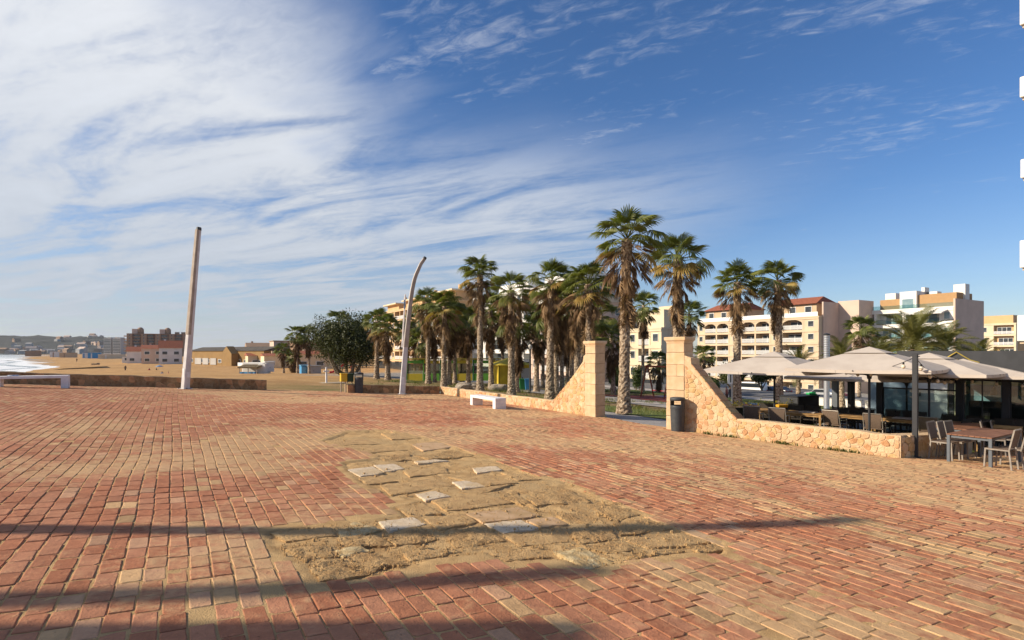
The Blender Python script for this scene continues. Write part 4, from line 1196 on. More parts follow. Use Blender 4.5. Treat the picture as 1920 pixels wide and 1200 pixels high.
def broad_tree(label, px, Y, py_base, w_px, py_top, py_low, seed, mat, n_=9000, leaf=.13, cat='tree', name='ficus_tree', lobes=9, trunk=True):
    P = D(px, Y)
    if py_base: P.z = EYE - (py_base - 660) / F * Y
    W_ = w_px / F * Y; zt = EYE - (py_top - 660) / F * Y - P.z; zl = EYE - (py_low - 660) / F * Y - P.z
    rr = random.Random(seed); root = thing(name, label, cat, P)
    ls = []
    for i in range(lobes):
        a = i * 2.4; r_ = W_ * .30 * math.sqrt((i + .4) / lobes)
        zz = zl + (zt - zl) * (rr.uniform(.34, .64) if i else .62); s_ = W_ * rr.uniform(.19, .28)
        ls.append((math.cos(a) * r_, math.sin(a) * r_ * .8, zz, s_, s_, (zt - zl) * rr.uniform(.24, .38)))
    link('crown', foliage(ls, n_, leaf, seed), mat, root)
    if trunk:
        mb = MB().tube([(0, 0, -.2), (.05, 0, zl * .5), (0, 0, zl * 1.0)], [W_ * .045, W_ * .035, W_ * .032], 10)
        for i in range(6):
            a = i * 1.05 + rr.uniform(-.3, .3); e_ = Vector((math.cos(a) * W_ * .27, math.sin(a) * W_ * .2, zl + (zt - zl) * rr.uniform(.3, .6)))
            mb.tube([(0, 0, zl * .55), Vector((e_.x * .45, e_.y * .45, zl * 1.05)), e_], [W_ * .028, W_ * .02, W_ * .008], 7)
        part('trunk', mb, M_WOOD, root)
    return root
broad_tree('large round dark-leaved tree left of the curved lamp post', 651, 70, 712, 162, 580, 698, 81, M_FIC, 34000, .13, lobes=20)
broad_tree('dark clipped tree behind the white sign post', 1372, 72, 742, 62, 672, 722, 82, M_FIC, 7000, .13)
broad_tree('round dark tree over the parked white van', 1428, 74, 742, 46, 684, 722, 83, M_FIC, 5000, .13)
broad_tree('leafy green shrub seen left through the gate opening', 1156, 58, 748, 46, 670, 735, 84, M_BUSH, 5000, .11, 'shrub', 'shrub', trunk=True)
broad_tree('dark shrub right of the gate opening palm', 1196, 66, 745, 30, 680, 735, 85, M_BUSH, 2600, .11, 'shrub', 'shrub')
broad_tree('green shrub at the foot of the right gate pier', 1335, 60, 750, 34, 700, 745, 86, M_BUSH, 2600, .1, 'shrub', 'shrub')
broad_tree('low hedge plant among the shopfronts above the stout palm foot', 1064, 66, 735, 14, 702, 733, 87, M_BUSH, 900, .1, 'shrub', 'shrub')

# grass in the grove: uncountable blades in tufts
mb_v = []; rs2 = np.random.RandomState(3); cnt = 0
tx = rs2.uniform(-12, 22, 5200); ty = rs2.uniform(21, 60, 5200)
dens = fbm(tx / 3.4, ty / 3.4, 3, 5)
behind = np.array([(flat(P_GL) - flat(P_C)).cross(Vector((x, y, 0)) - flat(P_C)).z > .6 for x, y in zip(tx, ty)])
sel = behind & (dens > .52); tx = tx[sel]; ty = ty[sel]
V = []; Fc = []
for x, y in zip(tx, ty):
    z = float(land(x, y)) - .11
    for _ in range(7):
        a = rs2.rand() * 6.28; l_ = .10 + .16 * rs2.rand(); ox, oy = rs2.normal(0, .12, 2); c_, s_ = math.cos(a), math.sin(a); o = len(V)
        V += [(x + ox - s_ * .02, y + oy + c_ * .02, z), (x + ox + s_ * .02, y + oy - c_ * .02, z), (x + ox + c_ * l_ * .5, y + oy + s_ * l_ * .5, z + l_)]
        Fc.append((o, o + 1, o + 2))
gme = bpy.data.meshes.new('grass'); gme.from_pydata(V, [], Fc)
o = link('grass', gme, leafmat('grass_leaf', (0.075, 0.105, 0.02, 1), (0.17, 0.165, 0.045, 1)))
o['kind'] = 'stuff'; o['label'] = 'patchy green and dry grass under the palms'; o['category'] = 'grass'

# ================================================================== BUILDINGS
M_GLASSD = pm('window_glass', (0.035, 0.042, 0.05, 1), (0.08, 0.09, 0.10, 1), .8, .12, spec=.6)
M_GLASSB = pm('window_glass_sky', (0.16, 0.24, 0.27, 1), (0.25, 0.34, 0.36, 1), .5, .10, spec=.6)
M_FRAME = pm('window_frame_white', (0.74, 0.74, 0.73, 1), None, 4, .5)
M_RAILW = pm('railing_white', (0.76, 0.75, 0.73, 1), None, 3, .5)
M_RAILG = glassmat('railing_glass', (.75, .88, .88), .10)
M_TILE = pm('roof_tile', (0.34, 0.115, 0.06, 1), (0.24, 0.075, 0.04, 1), 3, .85, .8, 9, .06)
def render_wall(name, c, k=.88): return pm('render_' + name, (*c, 1), (c[0] * k, c[1] * k, c[2] * k, 1), .35, .9, .15, 30, .01)
def apartment(name, label, P, rz, L, depth, floors, fh, bays, wall, rd=1.2, rail='w', slab=None, glass=None, core=None, arches=(), gable_win=0, band=.5, group=None, skip=0, frame=None):
    """facade along local +x (y=0, facing +y), gable at x=0"""
    r_ = thing(name, label, 'building', P, rz, group)
    H = floors * fh; glass = glass or M_GLASSD; core = core or wall; slab = slab or wall; frame = frame or M_FRAME
    tot = sum(w_ for _, w_ in bays); sc = L / tot
    part('wall', MB().box((L / 2, -depth / 2 - rd / 2, H / 2 - 1.5), (L - .02, depth - rd, H + 3)), core, r_)
    fr = MB()
    x = 0.0; edges = [0.0]
    for kd, w_ in bays: x += w_ * sc; edges.append(x)
    for fl in range(skip, floors + 1):
        fr.box((L / 2, -rd / 2 + .03, fl * fh - band / 2 + .12), (L + .04, rd + .1, band))
    pw = .38
    for i, e in enumerate(edges):
        w_ = pw if 0 < i < len(edges) - 1 else .5
        xx = e + (w_ / 2 if i == 0 else (-w_ / 2 if i == len(edges) - 1 else 0))
        fr.box((xx, -rd / 2, H / 2 - 1.5), (w_, rd - .02, H + 3))
    x = 0.0; wm = {}; rm = {}
    for kd, w_ in bays:
        w_ *= sc
        if kd in 'ws': fr.box((x + w_ / 2, -rd / 2 - .03, H / 2 - 1.5), (w_ - .02, rd - .05, H + 3 - .04))
        x += w_
    part('facade_frame', fr, slab, r_)
    x = 0.0
    for kd, w_ in bays:
        w_ *= sc
        for fl in range(skip, floors):
            zc0 = fl * fh + fh * .46 + .1
            if kd == 'w':
                ww, wh, yy = min(1.2, w_ * .45), fh * .46, -.045
            elif kd == 'o':
                ww, wh, yy = w_ * .62, fh * .66, -rd + .02; zc0 = fl * fh + wh / 2 + .12
            else: continue
            key = (kd, round(ww, 3))
            if key not in wm:
                f_ = MB().box((0, 0, 0), (ww, .12, wh)).mesh('window')
                n2_ = 1 if kd == 'w' else max(2, int(ww / 1.0))
                gm_ = MB()
                for q in range(n2_):
                    gw = ww / n2_; gm_.box((-ww / 2 + gw * (q + .5), .055, 0), (gw - .10, .05, wh - .12))
                wm[key] = (f_, gm_.mesh('pane'))
            jx = (((fl * 7 + int(x * 3)) % 3) - 1) * .06 * w_ if kd == 'o' else 0
            o = link('window', wm[key][0], frame, r_, loc=(x + w_ / 2 + jx, yy, zc0)); link('pane', wm[key][1], glass, o)
            if kd == 'o' and rail:
                rk = round(w_, 3)
                if rk not in rm:
                    a = MB().box((0, 0, .95), (w_ - pw - .02, .07, .07)).box((0, 0, .18), (w_ - pw - .02, .05, .05))
                    if rail == 'w':
                        nb = int((w_ - pw) / .16)
                        for q in range(nb): a.box((-(w_ - pw) / 2 + (q + .5) * (w_ - pw) / nb, 0, .56), (.085, .05, .74))
                    rm[rk] = (a.mesh('railing'), MB().box((0, 0, .55), (w_ - pw - .04, .03, .74)).mesh('glass_panel'))
                o = link('railing', rm[rk][0], M_RAILW if rail == 'w' else M_DARK, r_, loc=(x + w_ / 2, -.06, fl * fh + .10))
                if rail == 'g': link('glass_panel', rm[rk][1], M_RAILG, o)
            if fl in arches and kd == 'o':
                hw = (w_ - pw) / 2; rise = min(hw, fh * .34); zt = (fl + 1) * fh - band + .14; vs_ = []
                n_ = 10
                for s in (-1, 1):
                    pts = [(s * hw, zt - rise)] + [(s * hw * math.cos(t_ * math.pi / 2 / n_), zt - rise + rise * math.sin(t_ * math.pi / 2 / n_)) for t_ in range(1, n_ + 1)] + [(s * hw, zt + .02)]
                    part('arch_corner', MB().prism(pts, (1, 0, 0), (0, 0, 1), (0, -.35, 0), (x + w_ / 2, .01, 0)), slab, r_)
        x += w_
    if gable_win:
        gm0 = MB().box((0, 0, 0), (.12, 1.1, 1.2)).mesh('window'); gm1 = MB().box((-.055, 0, 0), (.05, .98, 1.08)).mesh('pane')
        for fl in range(skip, floors):
            for q in range(gable_win):
                o = link('window', gm0, frame, r_, loc=(.0, -rd - (depth - rd) * (q + .5) / gable_win, fl * fh + 1.5)); link('pane', gm1, glass, o)
    part('roof', MB().box((L / 2, -depth / 2, H + .10), (L + .3, depth + .3, .22)), slab, r_)
    return r_, H
def hipped(parent, x0, x1, y0, y1, z, rise, mat, over=.4, name='tiled_roof'):
    x0 -= over; x1 += over; y0 -= over; y1 += over; w_ = (y1 - y0) / 2; i_ = min(w_, (x1 - x0) / 2 - .1)
    v = [(x0, y0, z), (x1, y0, z), (x1, y1, z), (x0, y1, z), (x0 + i_ * .25, (y0 + y1) / 2, z + rise), (x1 - i_ * .25, (y0 + y1) / 2, z + rise)]
    return part(name, MB().add(v, [(0, 1, 5, 4), (1, 2, 5), (2, 3, 4, 5), (3, 0, 4), (3, 2, 1, 0)]), mat, parent)
BG = -90
def base(px, Y, z=None):
    p = D(px, Y); 
    if z is not None: p.z = z
    return p
W_BEIGE = render_wall('beige', (.56, .41, .265)); W_BEIGE2 = render_wall('beige_light', (.62, .48, .33)); W_WHITE = render_wall('white', (.74, .71, .66)); W_CREAM = render_wall('cream', (.68, .56, .39))
W_ORANGE = render_wall('orange', (.58, .37, .19)); W_BROWN = render_wall('brown', (.36, .235, .155)); W_RED = render_wall('wine', (.17, .045, .04)); W_OCHRE = render_wall('ochre', (.27, .165, .065)); W_GREY = render_wall('grey', (.42, .40, .38)); W_PINK = render_wall('pinkish', (.60, .45, .36))
M_DARKSHOP = pm('dark_shopfront', (.025, .028, .032, 1), (.05, .055, .06, 1), .7, .15, spec=.6)

# beige flats with arched balconies and tiled roof
r_, H = apartment('apartment_building', 'beige flats with arched balconies and red tiled roof behind two palms', base(1535, 115, -6.9), A1, 31, 11, 6, 2.62,
    [('w', 3.0), ('o', 4.3), ('w', 2.5), ('o', 3.3), ('o', 3.3), ('w', 3.0), ('o', 3.2), ('o', 3.2), ('w', 1.9)], W_BEIGE2, rd=1.5, arches=(5,), core=W_BEIGE)
for (x0, x1) in ((1.5, 12), (19, 30)):
    part('penthouse', MB().box(((x0 + x1) / 2, -5.5, H + 1.5), (x1 - x0, 7.5, 2.8)), W_BEIGE, r_)
    hipped(r_, x0, x1, -9.4, -1.4, H + 2.9, 1.7, M_TILE)
    for q in range(3):
        o = part('window', MB().box((x0 + (x1 - x0) * (q + .5) / 3, -1.72, H + 1.45), (1.5, .12, 2.0)), M_FRAME, r_); part('pane', MB().box((x0 + (x1 - x0) * (q + .5) / 3, -1.66, H + 1.45), (1.3, .05, 1.8)), M_GLASSD, o)
part('roof_railing', MB().box((15.5, -.1, H + .65), (30.5, .08, .85)), M_RAILW, r_)
part('gable_wall', MB().box((-.12, -6.2, H / 2 + .6), (.3, 10, H + 5.0)), W_PINK, r_)  # greyish pink of the shaded gable is put into this wall's colour
part('stair_tower', MB().box((-2.2, -9.5, H / 2 + .3), (4.2, 5.5, H + 6.2)), W_PINK, r_)
part('arcade_shade', MB().box((15.5, .5, .6), (31, 1.4, .25)), W_BEIGE, r_)
o = part('awning', MB().prism([(0, 0), (2.2, -.7), (2.2, -1.0), (0, -1.6)], (0, 1, 0), (0, 0, 1), (4.6, 0, 0), (8.5, .3, .2)), pm('teal_awning', (.06, .22, .30, 1), None, 3, .8), r_)
part('shopfront', MB().box((15.5, -.1, -1.5), (29, .4, 2.6)), M_DARKSHOP, r_)

# pale modern block with roof terraces
r_, H = apartment('apartment_building', 'pale modern flats with glass terraces and brown penthouse at the right', base(1788, 105, -7.4), A1, 16.8, 11.5, 6, 2.9,
    [('w', 2.2), ('o', 5.0), ('w', 1.6), ('o', 5.5), ('o', 3.2)], W_WHITE, rd=1.8, rail='g', glass=M_GLASSB, core=W_WHITE, band=.7)
part('gable_wall', MB().box((-.15, -5.9, H / 2 - .1), (.32, 12.0, H + 3.4)), W_PINK, r_)
part('penthouse', MB().box((3.6, -5.2, H + 1.5), (6.6, 6.5, 2.8)), pm('penthouse_brown', (.40, .24, .115, 1), None, 2, .9), r_)
part('penthouse', MB().box((11.4, -5.2, H + 1.25), (4.6, 6.5, 2.3)), pm('penthouse_brown', (.40, .24, .115, 1)), r_)
part('stair_block', MB().box((8.2, -3.8, H + 1.9), (3.0, 5.0, 3.6)), W_WHITE, r_)
o = part('window', MB().box((8.2, -1.28, H + 1.3), (2.2, .12, 2.0)), M_FRAME, r_); part('pane', MB().box((8.2, -1.22, H + 1.3), (2.0, .05, 1.8)), M_GLASSB, o)
for x_, w_, h_ in ((.9, 1.9, 4.6), (5.2, 1.3, 3.6), (13.0, 2.0, 3.9), (7.0, .6, 4.6)): part('chimney', MB().box((x_, -5.5, H + h_ / 2), (w_, 1.8, h_)), W_WHITE, r_)
part('roof_railing', MB().box((8.3, -.3, H + .6), (16.4, .05, .8)), M_RAILG, r_)
o = part('awning', MB().prism([(0, 0), (2.6, -.7), (2.6, -.85), (0, -.15)], (0, 1, 0), (0, 0, 1), (6.8, 0, 0), (.9, -.1, H - .3)), W_WHITE, r_)

# long orange-beige flats on the left, and the white block beside them
r_, H = apartment('apartment_building', 'long orange-beige balcony flats behind the left part of the palms', base(842, 126, -3.2), A1, 56, 12, 6, 2.72, [('o', 4)] * 4 + [('w', 2.2)] + [('o', 4)] * 4 + [('w', 2.2)] + [('o', 4)] * 4, W_ORANGE, rd=1.4, core=W_ORANGE, slab=render_wall('orange_light', (.64, .44, .25)), skip=1)
for x0, x1, h_ in ((2, 16, 2.6), (22, 34, 2.4), (40, 50, 2.2)):
    part('penthouse', MB().box(((x0 + x1) / 2, -6, H + h_ / 2), (x1 - x0, 7, h_)), W_ORANGE, r_); part('penthouse_roof', MB().box(((x0 + x1) / 2, -5.6, H + h_ + .15), (x1 - x0 + 1.2, 8.6, .35)), W_CREAM, r_)
for x_ in (4, 9, 24, 30, 43, 47): part('chimney', MB().box((x_, -7, H + 3.6), (.7, .7, 2.6)), W_ORANGE, r_)
part('awning', MB().box((20, .9, 2.2), (9, 2.2, .4)), pm('red_awning', (.42, .05, .05, 1), None, 3, .8), r_)
part('shopfront', MB().box((28, -.2, 1.0), (54, .4, 2.2)), M_DARKSHOP, r_)
r_, H = apartment('apartment_building', 'white modern block with dark windows behind the middle palms', base(1076, 96, -3.6), A1, 49, 13, 6, 2.85, [('w', 3), ('o', 5)] * 3 + [('o', 5), ('w', 3)] * 3, W_WHITE, rd=1.6, rail='g', core=W_GREY, band=.8, skip=1, frame=M_DARK)
part('shopfront', MB().box((24.5, -.15, 1.1), (48, .3, 2.3)), M_DARKSHOP, r_)
for x0, x1 in ((3, 14), (20, 32)): part('penthouse', MB().box(((x0 + x1) / 2, -7, H + 1.3), (x1 - x0, 7, 2.5)), W_WHITE, r_)
# buildings seen through the gate
r_, H = apartment('apartment_building', 'brownish flats with plain side wall left of the gate palm', base(1084, 90, -4.6), A1, 14, 10.5, 5, 2.85, [('w', 3), ('o', 4), ('o', 4), ('w', 3)], W_PINK, core=W_PINK, gable_win=2)
hipped(r_, 0, 14, -10.5, 0, H + .2, 1.6, W_BEIGE, .3)
r_, H = apartment('apartment_building', 'cream flats with stepped top floors seen through the gate', base(1240, 85, -5.2), A1, 9.5, 6, 4, 2.6, [('w', 2.6), ('o', 2.8), ('w', 2.2), ('o', 2.4)], W_CREAM, core=W_BEIGE2, rd=1.3)
part('penthouse', MB().box((3.2, -3.2, H + 1.5), (5.5, 4.4, 2.9)), W_CREAM, r_); part('solar_tank', MB().box((7.2, -2.5, H + 1.6), (1.6, 2.2, 2.6)), M_DARK, r_); part('stair_block', MB().box((2.0, -4.2, H + 1.8), (3.0, 2.4, 3.6)), W_BEIGE2, r_)
part('shopfront', MB().box((4.8, .1, 1.3), (9.3, .3, 2.8)), M_DARKSHOP, r_)
r_, H = apartment('apartment_building', 'narrow wine-red building beside the right gate pier', base(1254, 92, -5.6), A1, 4, 2.4, 5, 2.7, [('w', 3), ('w', 3)], W_RED, core=W_RED)
# far right yellow block
r_, H = apartment('apartment_building', 'yellow and orange flats far right under the tower balconies', base(1905, 175, -9.9), A1, 26, 12, 6, 3.4, [('o', 4), ('w', 3), ('o', 4), ('w', 3), ('o', 4)], W_CREAM, core=W_ORANGE)
part('penthouse', MB().box((6, -5, H + 1.4), (10, 8, 2.6)), W_ORANGE, r_)

# white tower at the right edge: only balcony ends reach into view
r_ = thing('apartment_tower', 'white tower at the right edge with balcony ends jutting into view', 'building', (18.62, 21.0, 0), A2)
part('wall', MB().box((8.9, -5.6, 8.0), (16, 8.0, 24)), W_WHITE, r_)
for fl, (ya, yb) in enumerate(((-8, 50), (147, 185), (300, 335), (452, 503), (592, 640))):
    za = EYE - (ya - 660) / F * 21; zb = EYE - (yb - 660) / F * 21
    ex = .07 if fl == 2 else (-.24 if fl == 4 else 0)
    o = part('balcony', MB().box((3.0 + ex, -.9, (za + zb) / 2), (6, 1.6, za - zb)), W_WHITE, r_, bevel=.02)
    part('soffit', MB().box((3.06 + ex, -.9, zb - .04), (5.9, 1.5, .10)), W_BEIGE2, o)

# ------------------------------------------------------------------ along the beach
r_, H = apartment('apartment_building', 'brown hotel block beyond the beach, behind the left lamp post', base(352, 628, -4), A2 + math.pi, 56, 14, 8, 3.15, [('w', 3), ('o', 5), ('w', 3), ('o', 5), ('w', 3), ('o', 5), ('w', 3), ('o', 5), ('w', 3)], W_BROWN, core=render_wall('brown_dark', (.22, .115, .085)), rd=2.0, rail=None, skip=2)
for x_ in (19, 44): part('roof_turret', MB().lathe([(3.2, 0), (3.2, 4.5), (2.4, 6), (1, 7)], 14, (x_, -6, H)), W_BROWN, r_, smooth=True); part('roof_block', MB().box((x_ + 5, -6, H + 2.5), (5, 5, 5.4)), W_PINK, r_)
for x_ in (4, 10): part('roof_block', MB().box((x_, -6, H + 1.2), (4.5, 5, 2.4)), W_BROWN, r_)
for fl in range(2, 8): part('balcony', MB().box((57, -3, fl * 3.15 + .5), (3.2, 6, 1.0)), W_ORANGE, r_)  # sunlit orange of this end is put into the balcony colour
def house(label, px, Y, w_, dp, h_, rise, wallm, roofm, rz=None, nwin=3, name='beach_house', z=None, chim=True, group='houses along the beach', cat='house'):
    P = base(px, Y, z); P.z -= .1
    r_ = thing(name, label, cat, P, A2 + math.pi if rz is None else rz, group)
    part('wall', MB().box((0, -dp / 2, h_ / 2 - .5), (w_, dp, h_ + 1)), wallm, r_)
    if rise > 0:
        rf = part('roof', MB().prism([(-dp - .4, 0), (.4, 0), (-dp / 2, rise)], (0, 1, 0), (0, 0, 1), (w_ + .6, 0, 0), (-w_ / 2 - .3, 0, h_)), roofm, r_)
        if chim: part('chimney', MB().box((w_ * .25, -dp * .6, h_ + rise * .9), (.7, .7, 1.6)), wallm, rf)
    else: part('roof', MB().box((0, -dp / 2, h_ + .12), (w_ + .4, dp + .4, .3)), roofm, r_)
    fls = max(1, int(h_ / 2.9))
    wmm = MB().box((0, 0, 0), (w_ / nwin * .5, .14, 1.35)).mesh('window'); pmn = MB().box((0, .06, 0), (w_ / nwin * .42, .06, 1.15)).mesh('pane')
    for fl in range(fls):
        for q in range(nwin):
            o = link('window', wmm, M_FRAME, r_, loc=(-w_ / 2 + w_ * (q + .5) / nwin, .02, fl * 2.9 + 1.5)); link('pane', pmn, M_GLASSD, o)
    return r_
house('white beach house with red roof left of the lamp post', 268, 250, 12, 9, 5.0, 2.2, W_WHITE, M_TILE)
house('pink two-storey house with red roof just left of the lamp post', 297, 238, 12, 9, 6.2, 1.6, W_PINK, M_TILE)
house('white house with pointed gable beside the leaning lamp post', 320, 228, 8, 8, 6.4, 3.0, W_WHITE, M_TILE, nwin=2)
house('low white beach wall building left of the pink house', 246, 262, 7, 6, 2.6, 0, W_WHITE, W_GREY, nwin=2)
OC = math.atan2(.65, -.76)
r_ = house('long ochre beach building with dark roof right of the lamp post', 418, 205, 62, 10, 5.2, 1.5, W_OCHRE, pm('dark_roof', (.06, .05, .042, 1), (.10, .085, .07, 1), 1, .9), OC, 12, chim=False)
part('porch', MB().prism([(-4, 0), (4, 0), (4, 4.2), (0, 6.8), (-4, 4.2)], (1, 0, 0), (0, 0, 1), (0, 2.5, 0), (-9, .1, 0)), W_OCHRE, r_)
part('garage_door', MB().box((8, .12, 1.3), (5, .2, 2.4)), W_GREY, r_); part('garage_door', MB().box((15, .12, 1.3), (5, .2, 2.4)), W_GREY, r_); part('garage_door', MB().box((22, .12, 1.3), (6, .2, 2.4)), W_GREY, r_)
part('railing', MB().box((-22, 1.0, .6), (16, .1, 1.2)), M_FRAME, r_)
house('low grey roofed house behind the long ochre building', 452, 260, 24, 9, 6.4, 0, W_GREY, W_GREY, nwin=5)
house('hip roofed brown house at the right end of the beach row', 487, 230, 9, 9, 6.4, 2.2, W_BROWN, W_BROWN, nwin=2)
house('pale beach house right of the ochre building', 508, 190, 14, 9, 3.6, .9, W_CREAM, M_TILE, nwin=3)
house('cream beach house behind the single small palm', 536, 170, 12, 8, 3.7, .7, W_CREAM, M_TILE, nwin=3)
house('tall beige house behind the pair of beach palms', 562, 200, 17, 10, 8.5, 0, W_PINK, W_BROWN, nwin=4)
house('brown balcony house behind the pair of beach palms', 586, 190, 11, 10, 8.0, 0, W_BROWN, W_BROWN, nwin=3)
house('cream low house left of the round tree', 600, 165, 14, 8, 4.2, 1.0, W_CREAM, M_TILE, nwin=3)
def hut(label, px, Y, w_, h_, m1, m2, py=None):
    P = base(px, Y)
    if py: P.z = EYE - (py - 660) / F * Y
    r_ = thing('beach_hut', label, 'hut', P, A2 + math.pi)
    part('wall', MB().box((0, -1, h_ / 2), (w_, 2, h_)), m1, r_); part('roof', MB().box((0, -1, h_ + .06), (w_ + .25, 2.3, .14)), m2, r_)
    o = part('door', MB().box((w_ * .22, .02, h_ * .45), (.8, .06, h_ * .85)), m2, r_); part('handle', MB().box((w_ * .22 - .3, .07, h_ * .45), (.06, .06, .16)), M_DARK, o)
    return r_
M_BLUE = pm('blue_paint', (.06, .26, .50, 1), None, 2, .6)
hut('bright blue beach hut beside the tall beach palm', 573.5, 101, 1.5, 1.55, M_BLUE, pm('blue_light', (.16, .40, .62, 1), None, 2, .6), 702)
hut('grey shuttered kiosk right of the blue hut', 590, 101, 2.2, 1.45, W_GREY, W_GREY, 702)
hut('small blue kiosk far away near the hotel', 177, 420, 8, 4.2, M_BLUE, W_WHITE)
hut('pale lifeguard hut far away near the hotel', 160, 430, 4, 4, W_WHITE, M_BLUE)
hut('tan beach bar far away at the water side', 128, 480, 12, 4, W_BEIGE, W_BROWN)
hut('white beach bar far away near the shore', 105, 520, 9, 5, W_WHITE, W_BROWN)
hut('dark beach bar farthest away by the surf', 62, 640, 14, 6, W_BROWN, W_BROWN)
hut('low cream wall hut in front of the hotel', 210, 400, 16, 3, W_CREAM, W_WHITE)
hut('white storage box at the beach right of the trailer', 506, 92, 1.3, 1.5, W_WHITE, W_WHITE, 697)
# beach bar trailer with palm-leaf shade
P_ = D(474, 92); P_.z = EYE - (705 - 660) / F * 92
r_ = thing('beach_trailer', 'white beach trailer with thatched shade standing on the sand', 'trailer', P_, -.15)
part('body', MB().box((.0, .8, 1.35), (3.8, 1.8, 1.7)), W_WHITE, r_, bevel=.2, seg=3); part('end_cabin', MB().box((1.9, .2, 1.05), (1.3, 1.6, 1.9)), W_WHITE, r_, bevel=.05)
part('thatch', MB().prism([(-1.3, 1.3), (1.0, 1.95), (1.05, 2.0), (-1.35, 1.5)], (0, 1, 0), (0, 0, 1), (3.4, 0, 0), (-1.4, -.6, 0)), pm('thatch', (.20, .15, .085, 1), (.10, .07, .04, 1), 8, .95, 1, 20, .1), r_)
for x_ in (-1.2, .3, 1.8): part('post', MB().box((x_, -1.7, .65), (.09, .09, 1.4)), M_POSTB, r_)
part('counter', MB().box((.0, -1.3, .45), (2.6, .5, .5)), M_BLUE, r_)
for x_ in (-1.1, 1.1): part('wheel', MB().tube([(x_, -.05, .38), (x_, .12, .38)], .36, 14), M_DARK, r_)

# ------------------------------------------------------------------ far hill with its town
hx = np.linspace(-3600, -900, 130); hy = np.linspace(1250, 4200, 90)
HX, HY = np.meshgrid(hx, hy)
uu = HX / HY
ridge = sstep(-.56, -.74, uu) * .75 + .25 * sstep(-.55, -.62, uu)
prof = sstep(1500, 2400, HY) * (1 - .5 * sstep(3000, 4200, HY))
hz_ = -3.5 + ridge * prof * (66 + 26 * (fbm(HX / 420, HY / 420, 4, 9) - .5)) + prof * ridge * 24 * (fbm(HX / 48, HY / 48, 3, 19) - .5)
hm = grid_mesh('hill', hx, hy, hz_)
hill = struct(link('hill', hm, pm('hill_scrub', (.009, .013, .013, 1), (.020, .024, .022, 1), .012, .95, c3=(.034, .033, .030, 1), s3=.02), smooth=False))
rsb = np.random.RandomState(12)
hv = []
for k, mm in enumerate((W_GREY, W_BROWN, W_PINK)):
    mb = MB().box((0, 0, 4), (16 + 4 * k, 12, 12)); mb.prism([(-7, 10), (7, 10), (0, 12.5 + k)], (0, 1, 0), (0, 0, 1), (17 + 4 * k, 0, 0), (-8.5 - 2 * k, 0, 0))
    me = mb.mesh('hill_house'); me.materials.append(mm); hv.append(me)
cnt = 0
while cnt < 80:
    u_ = -rsb.uniform(.60, .90); Y_ = rsb.uniform(1500, 2350); X_ = u_ * Y_
    ix = np.searchsorted(hx, X_) - 1; iy = np.searchsorted(hy, Y_) - 1
    z_ = hz_[iy, ix]
    if z_ > 26 and rsb.rand() < .85: continue
    o = link('hill_house', hv[cnt % 3], None, loc=(X_, Y_, z_ - 1), rot=(0, 0, rsb.rand() * 3)); o.scale = (1, 1, .7 + .6 * rsb.rand())
    tag(o, 'tiny pale house among many on the far hillside town', 'house', 'houses on the far hill'); cnt += 1
for px_, w_, lb in ((206, 34, 'left of two grey tower blocks on the skyline beside the hotel'), (223, 36, 'right of two grey tower blocks on the skyline beside the hotel')):
    Y_ = 1180; P_ = D(px_, Y_); P_.z = -4
    r_ = thing('tower_block', lb, 'building', P_, 0)
    part('wall', MB().box((0, 0, 16), (w_ * .46, 14, 36)).box((w_ * .1, 0, 17), (w_ * .22, 13, 38)), W_GREY, r_)
    for fl in range(9): part('window_band', MB().box((0, -7.05, 5 + fl * 3.2), (w_ * .42, .3, 1.4)), M_GLASSD, r_)

# ================================================================== PLAYGROUND, KIOSKS, ROAD
def sheet(name, pts, mat, dz):
    me = bpy.data.meshes.new(name); v = [(p[0], p[1], float(land(p[0], p[1])) + dz) for p in pts]
    me.from_pydata(v, [], [tuple(range(len(v)))]); me.update()
    return struct(link(name, me, mat))
def strip(name, c, along, la, across, lb_, mat, dz):
    a = Vector(along).normalized(); b_ = Vector(across).normalized()
    return sheet(name, [tuple((c + a * s * la / 2 + b_ * t_ * lb_ / 2).xy) for s, t_ in ((-1, -1), (1, -1), (1, 1), (-1, 1))], mat, dz)
M_PAVE = pm('grey_paving', (.27, .255, .25, 1), (.33, .31, .30, 1), 3, .9, .2, 40)
M_PAVEL = pm('pale_paving', (.46, .41, .36, 1), (.40, .36, .31, 1), 2, .9, .2, 40)
M_REDS = pm('red_play_surface', (.36, .085, .055, 1), (.30, .07, .05, 1), 4, .95); M_BLUES = pm('blue_play_surface', (.06, .13, .26, 1), None, 4, .95)
M_LAWN = pm('lawn', (.09, .13, .025, 1), (.15, .16, .04, 1), 5, .95, .8, 40, .05)
gate_c = (flat(P_GL) + flat(P_GR)) / 2
strip('footpath', gate_c + E2 * 1.75, E1, 40, E2, 2.9, M_PAVE, -.05)
strip('lawn', gate_c + E2 * 5.0 + E1 * 2, E1, 34, E2, 3.2, M_LAWN, -.045)
strip('footpath', gate_c + E2 * 12.5, E1, 60, E2, 5.0, M_PAVEL, -.05)
strip('play_surface', gate_c + E2 * 19, E1, 44, E2, 7.5, M_REDS, -.045)
strip('play_surface', gate_c + E2 * 24.3, E1, 44, E2, 2.8, M_BLUES, -.045)
strip('lawn', gate_c + E2 * 29, E1, 70, E2, 6, M_LAWN, -.04)
strip('road', gate_c + E2 * 46, E1, 260, E2, 13, pm('asphalt', (.13, .125, .125, 1), (.17, .165, .16, 1), 2, .9, .3, 60), -.03)
strip('footpath', gate_c + E2 * 36, E1, 160, E2, 6, M_PAVEL, -.035)
for i in range(14):
    strip('road_marking', gate_c + E2 * 46 + E1 * (-30 + i * 6), E1, 2.6, E2, .18, pm('road_paint', (.72, .72, .70, 1), None, 6, .8), -.02)
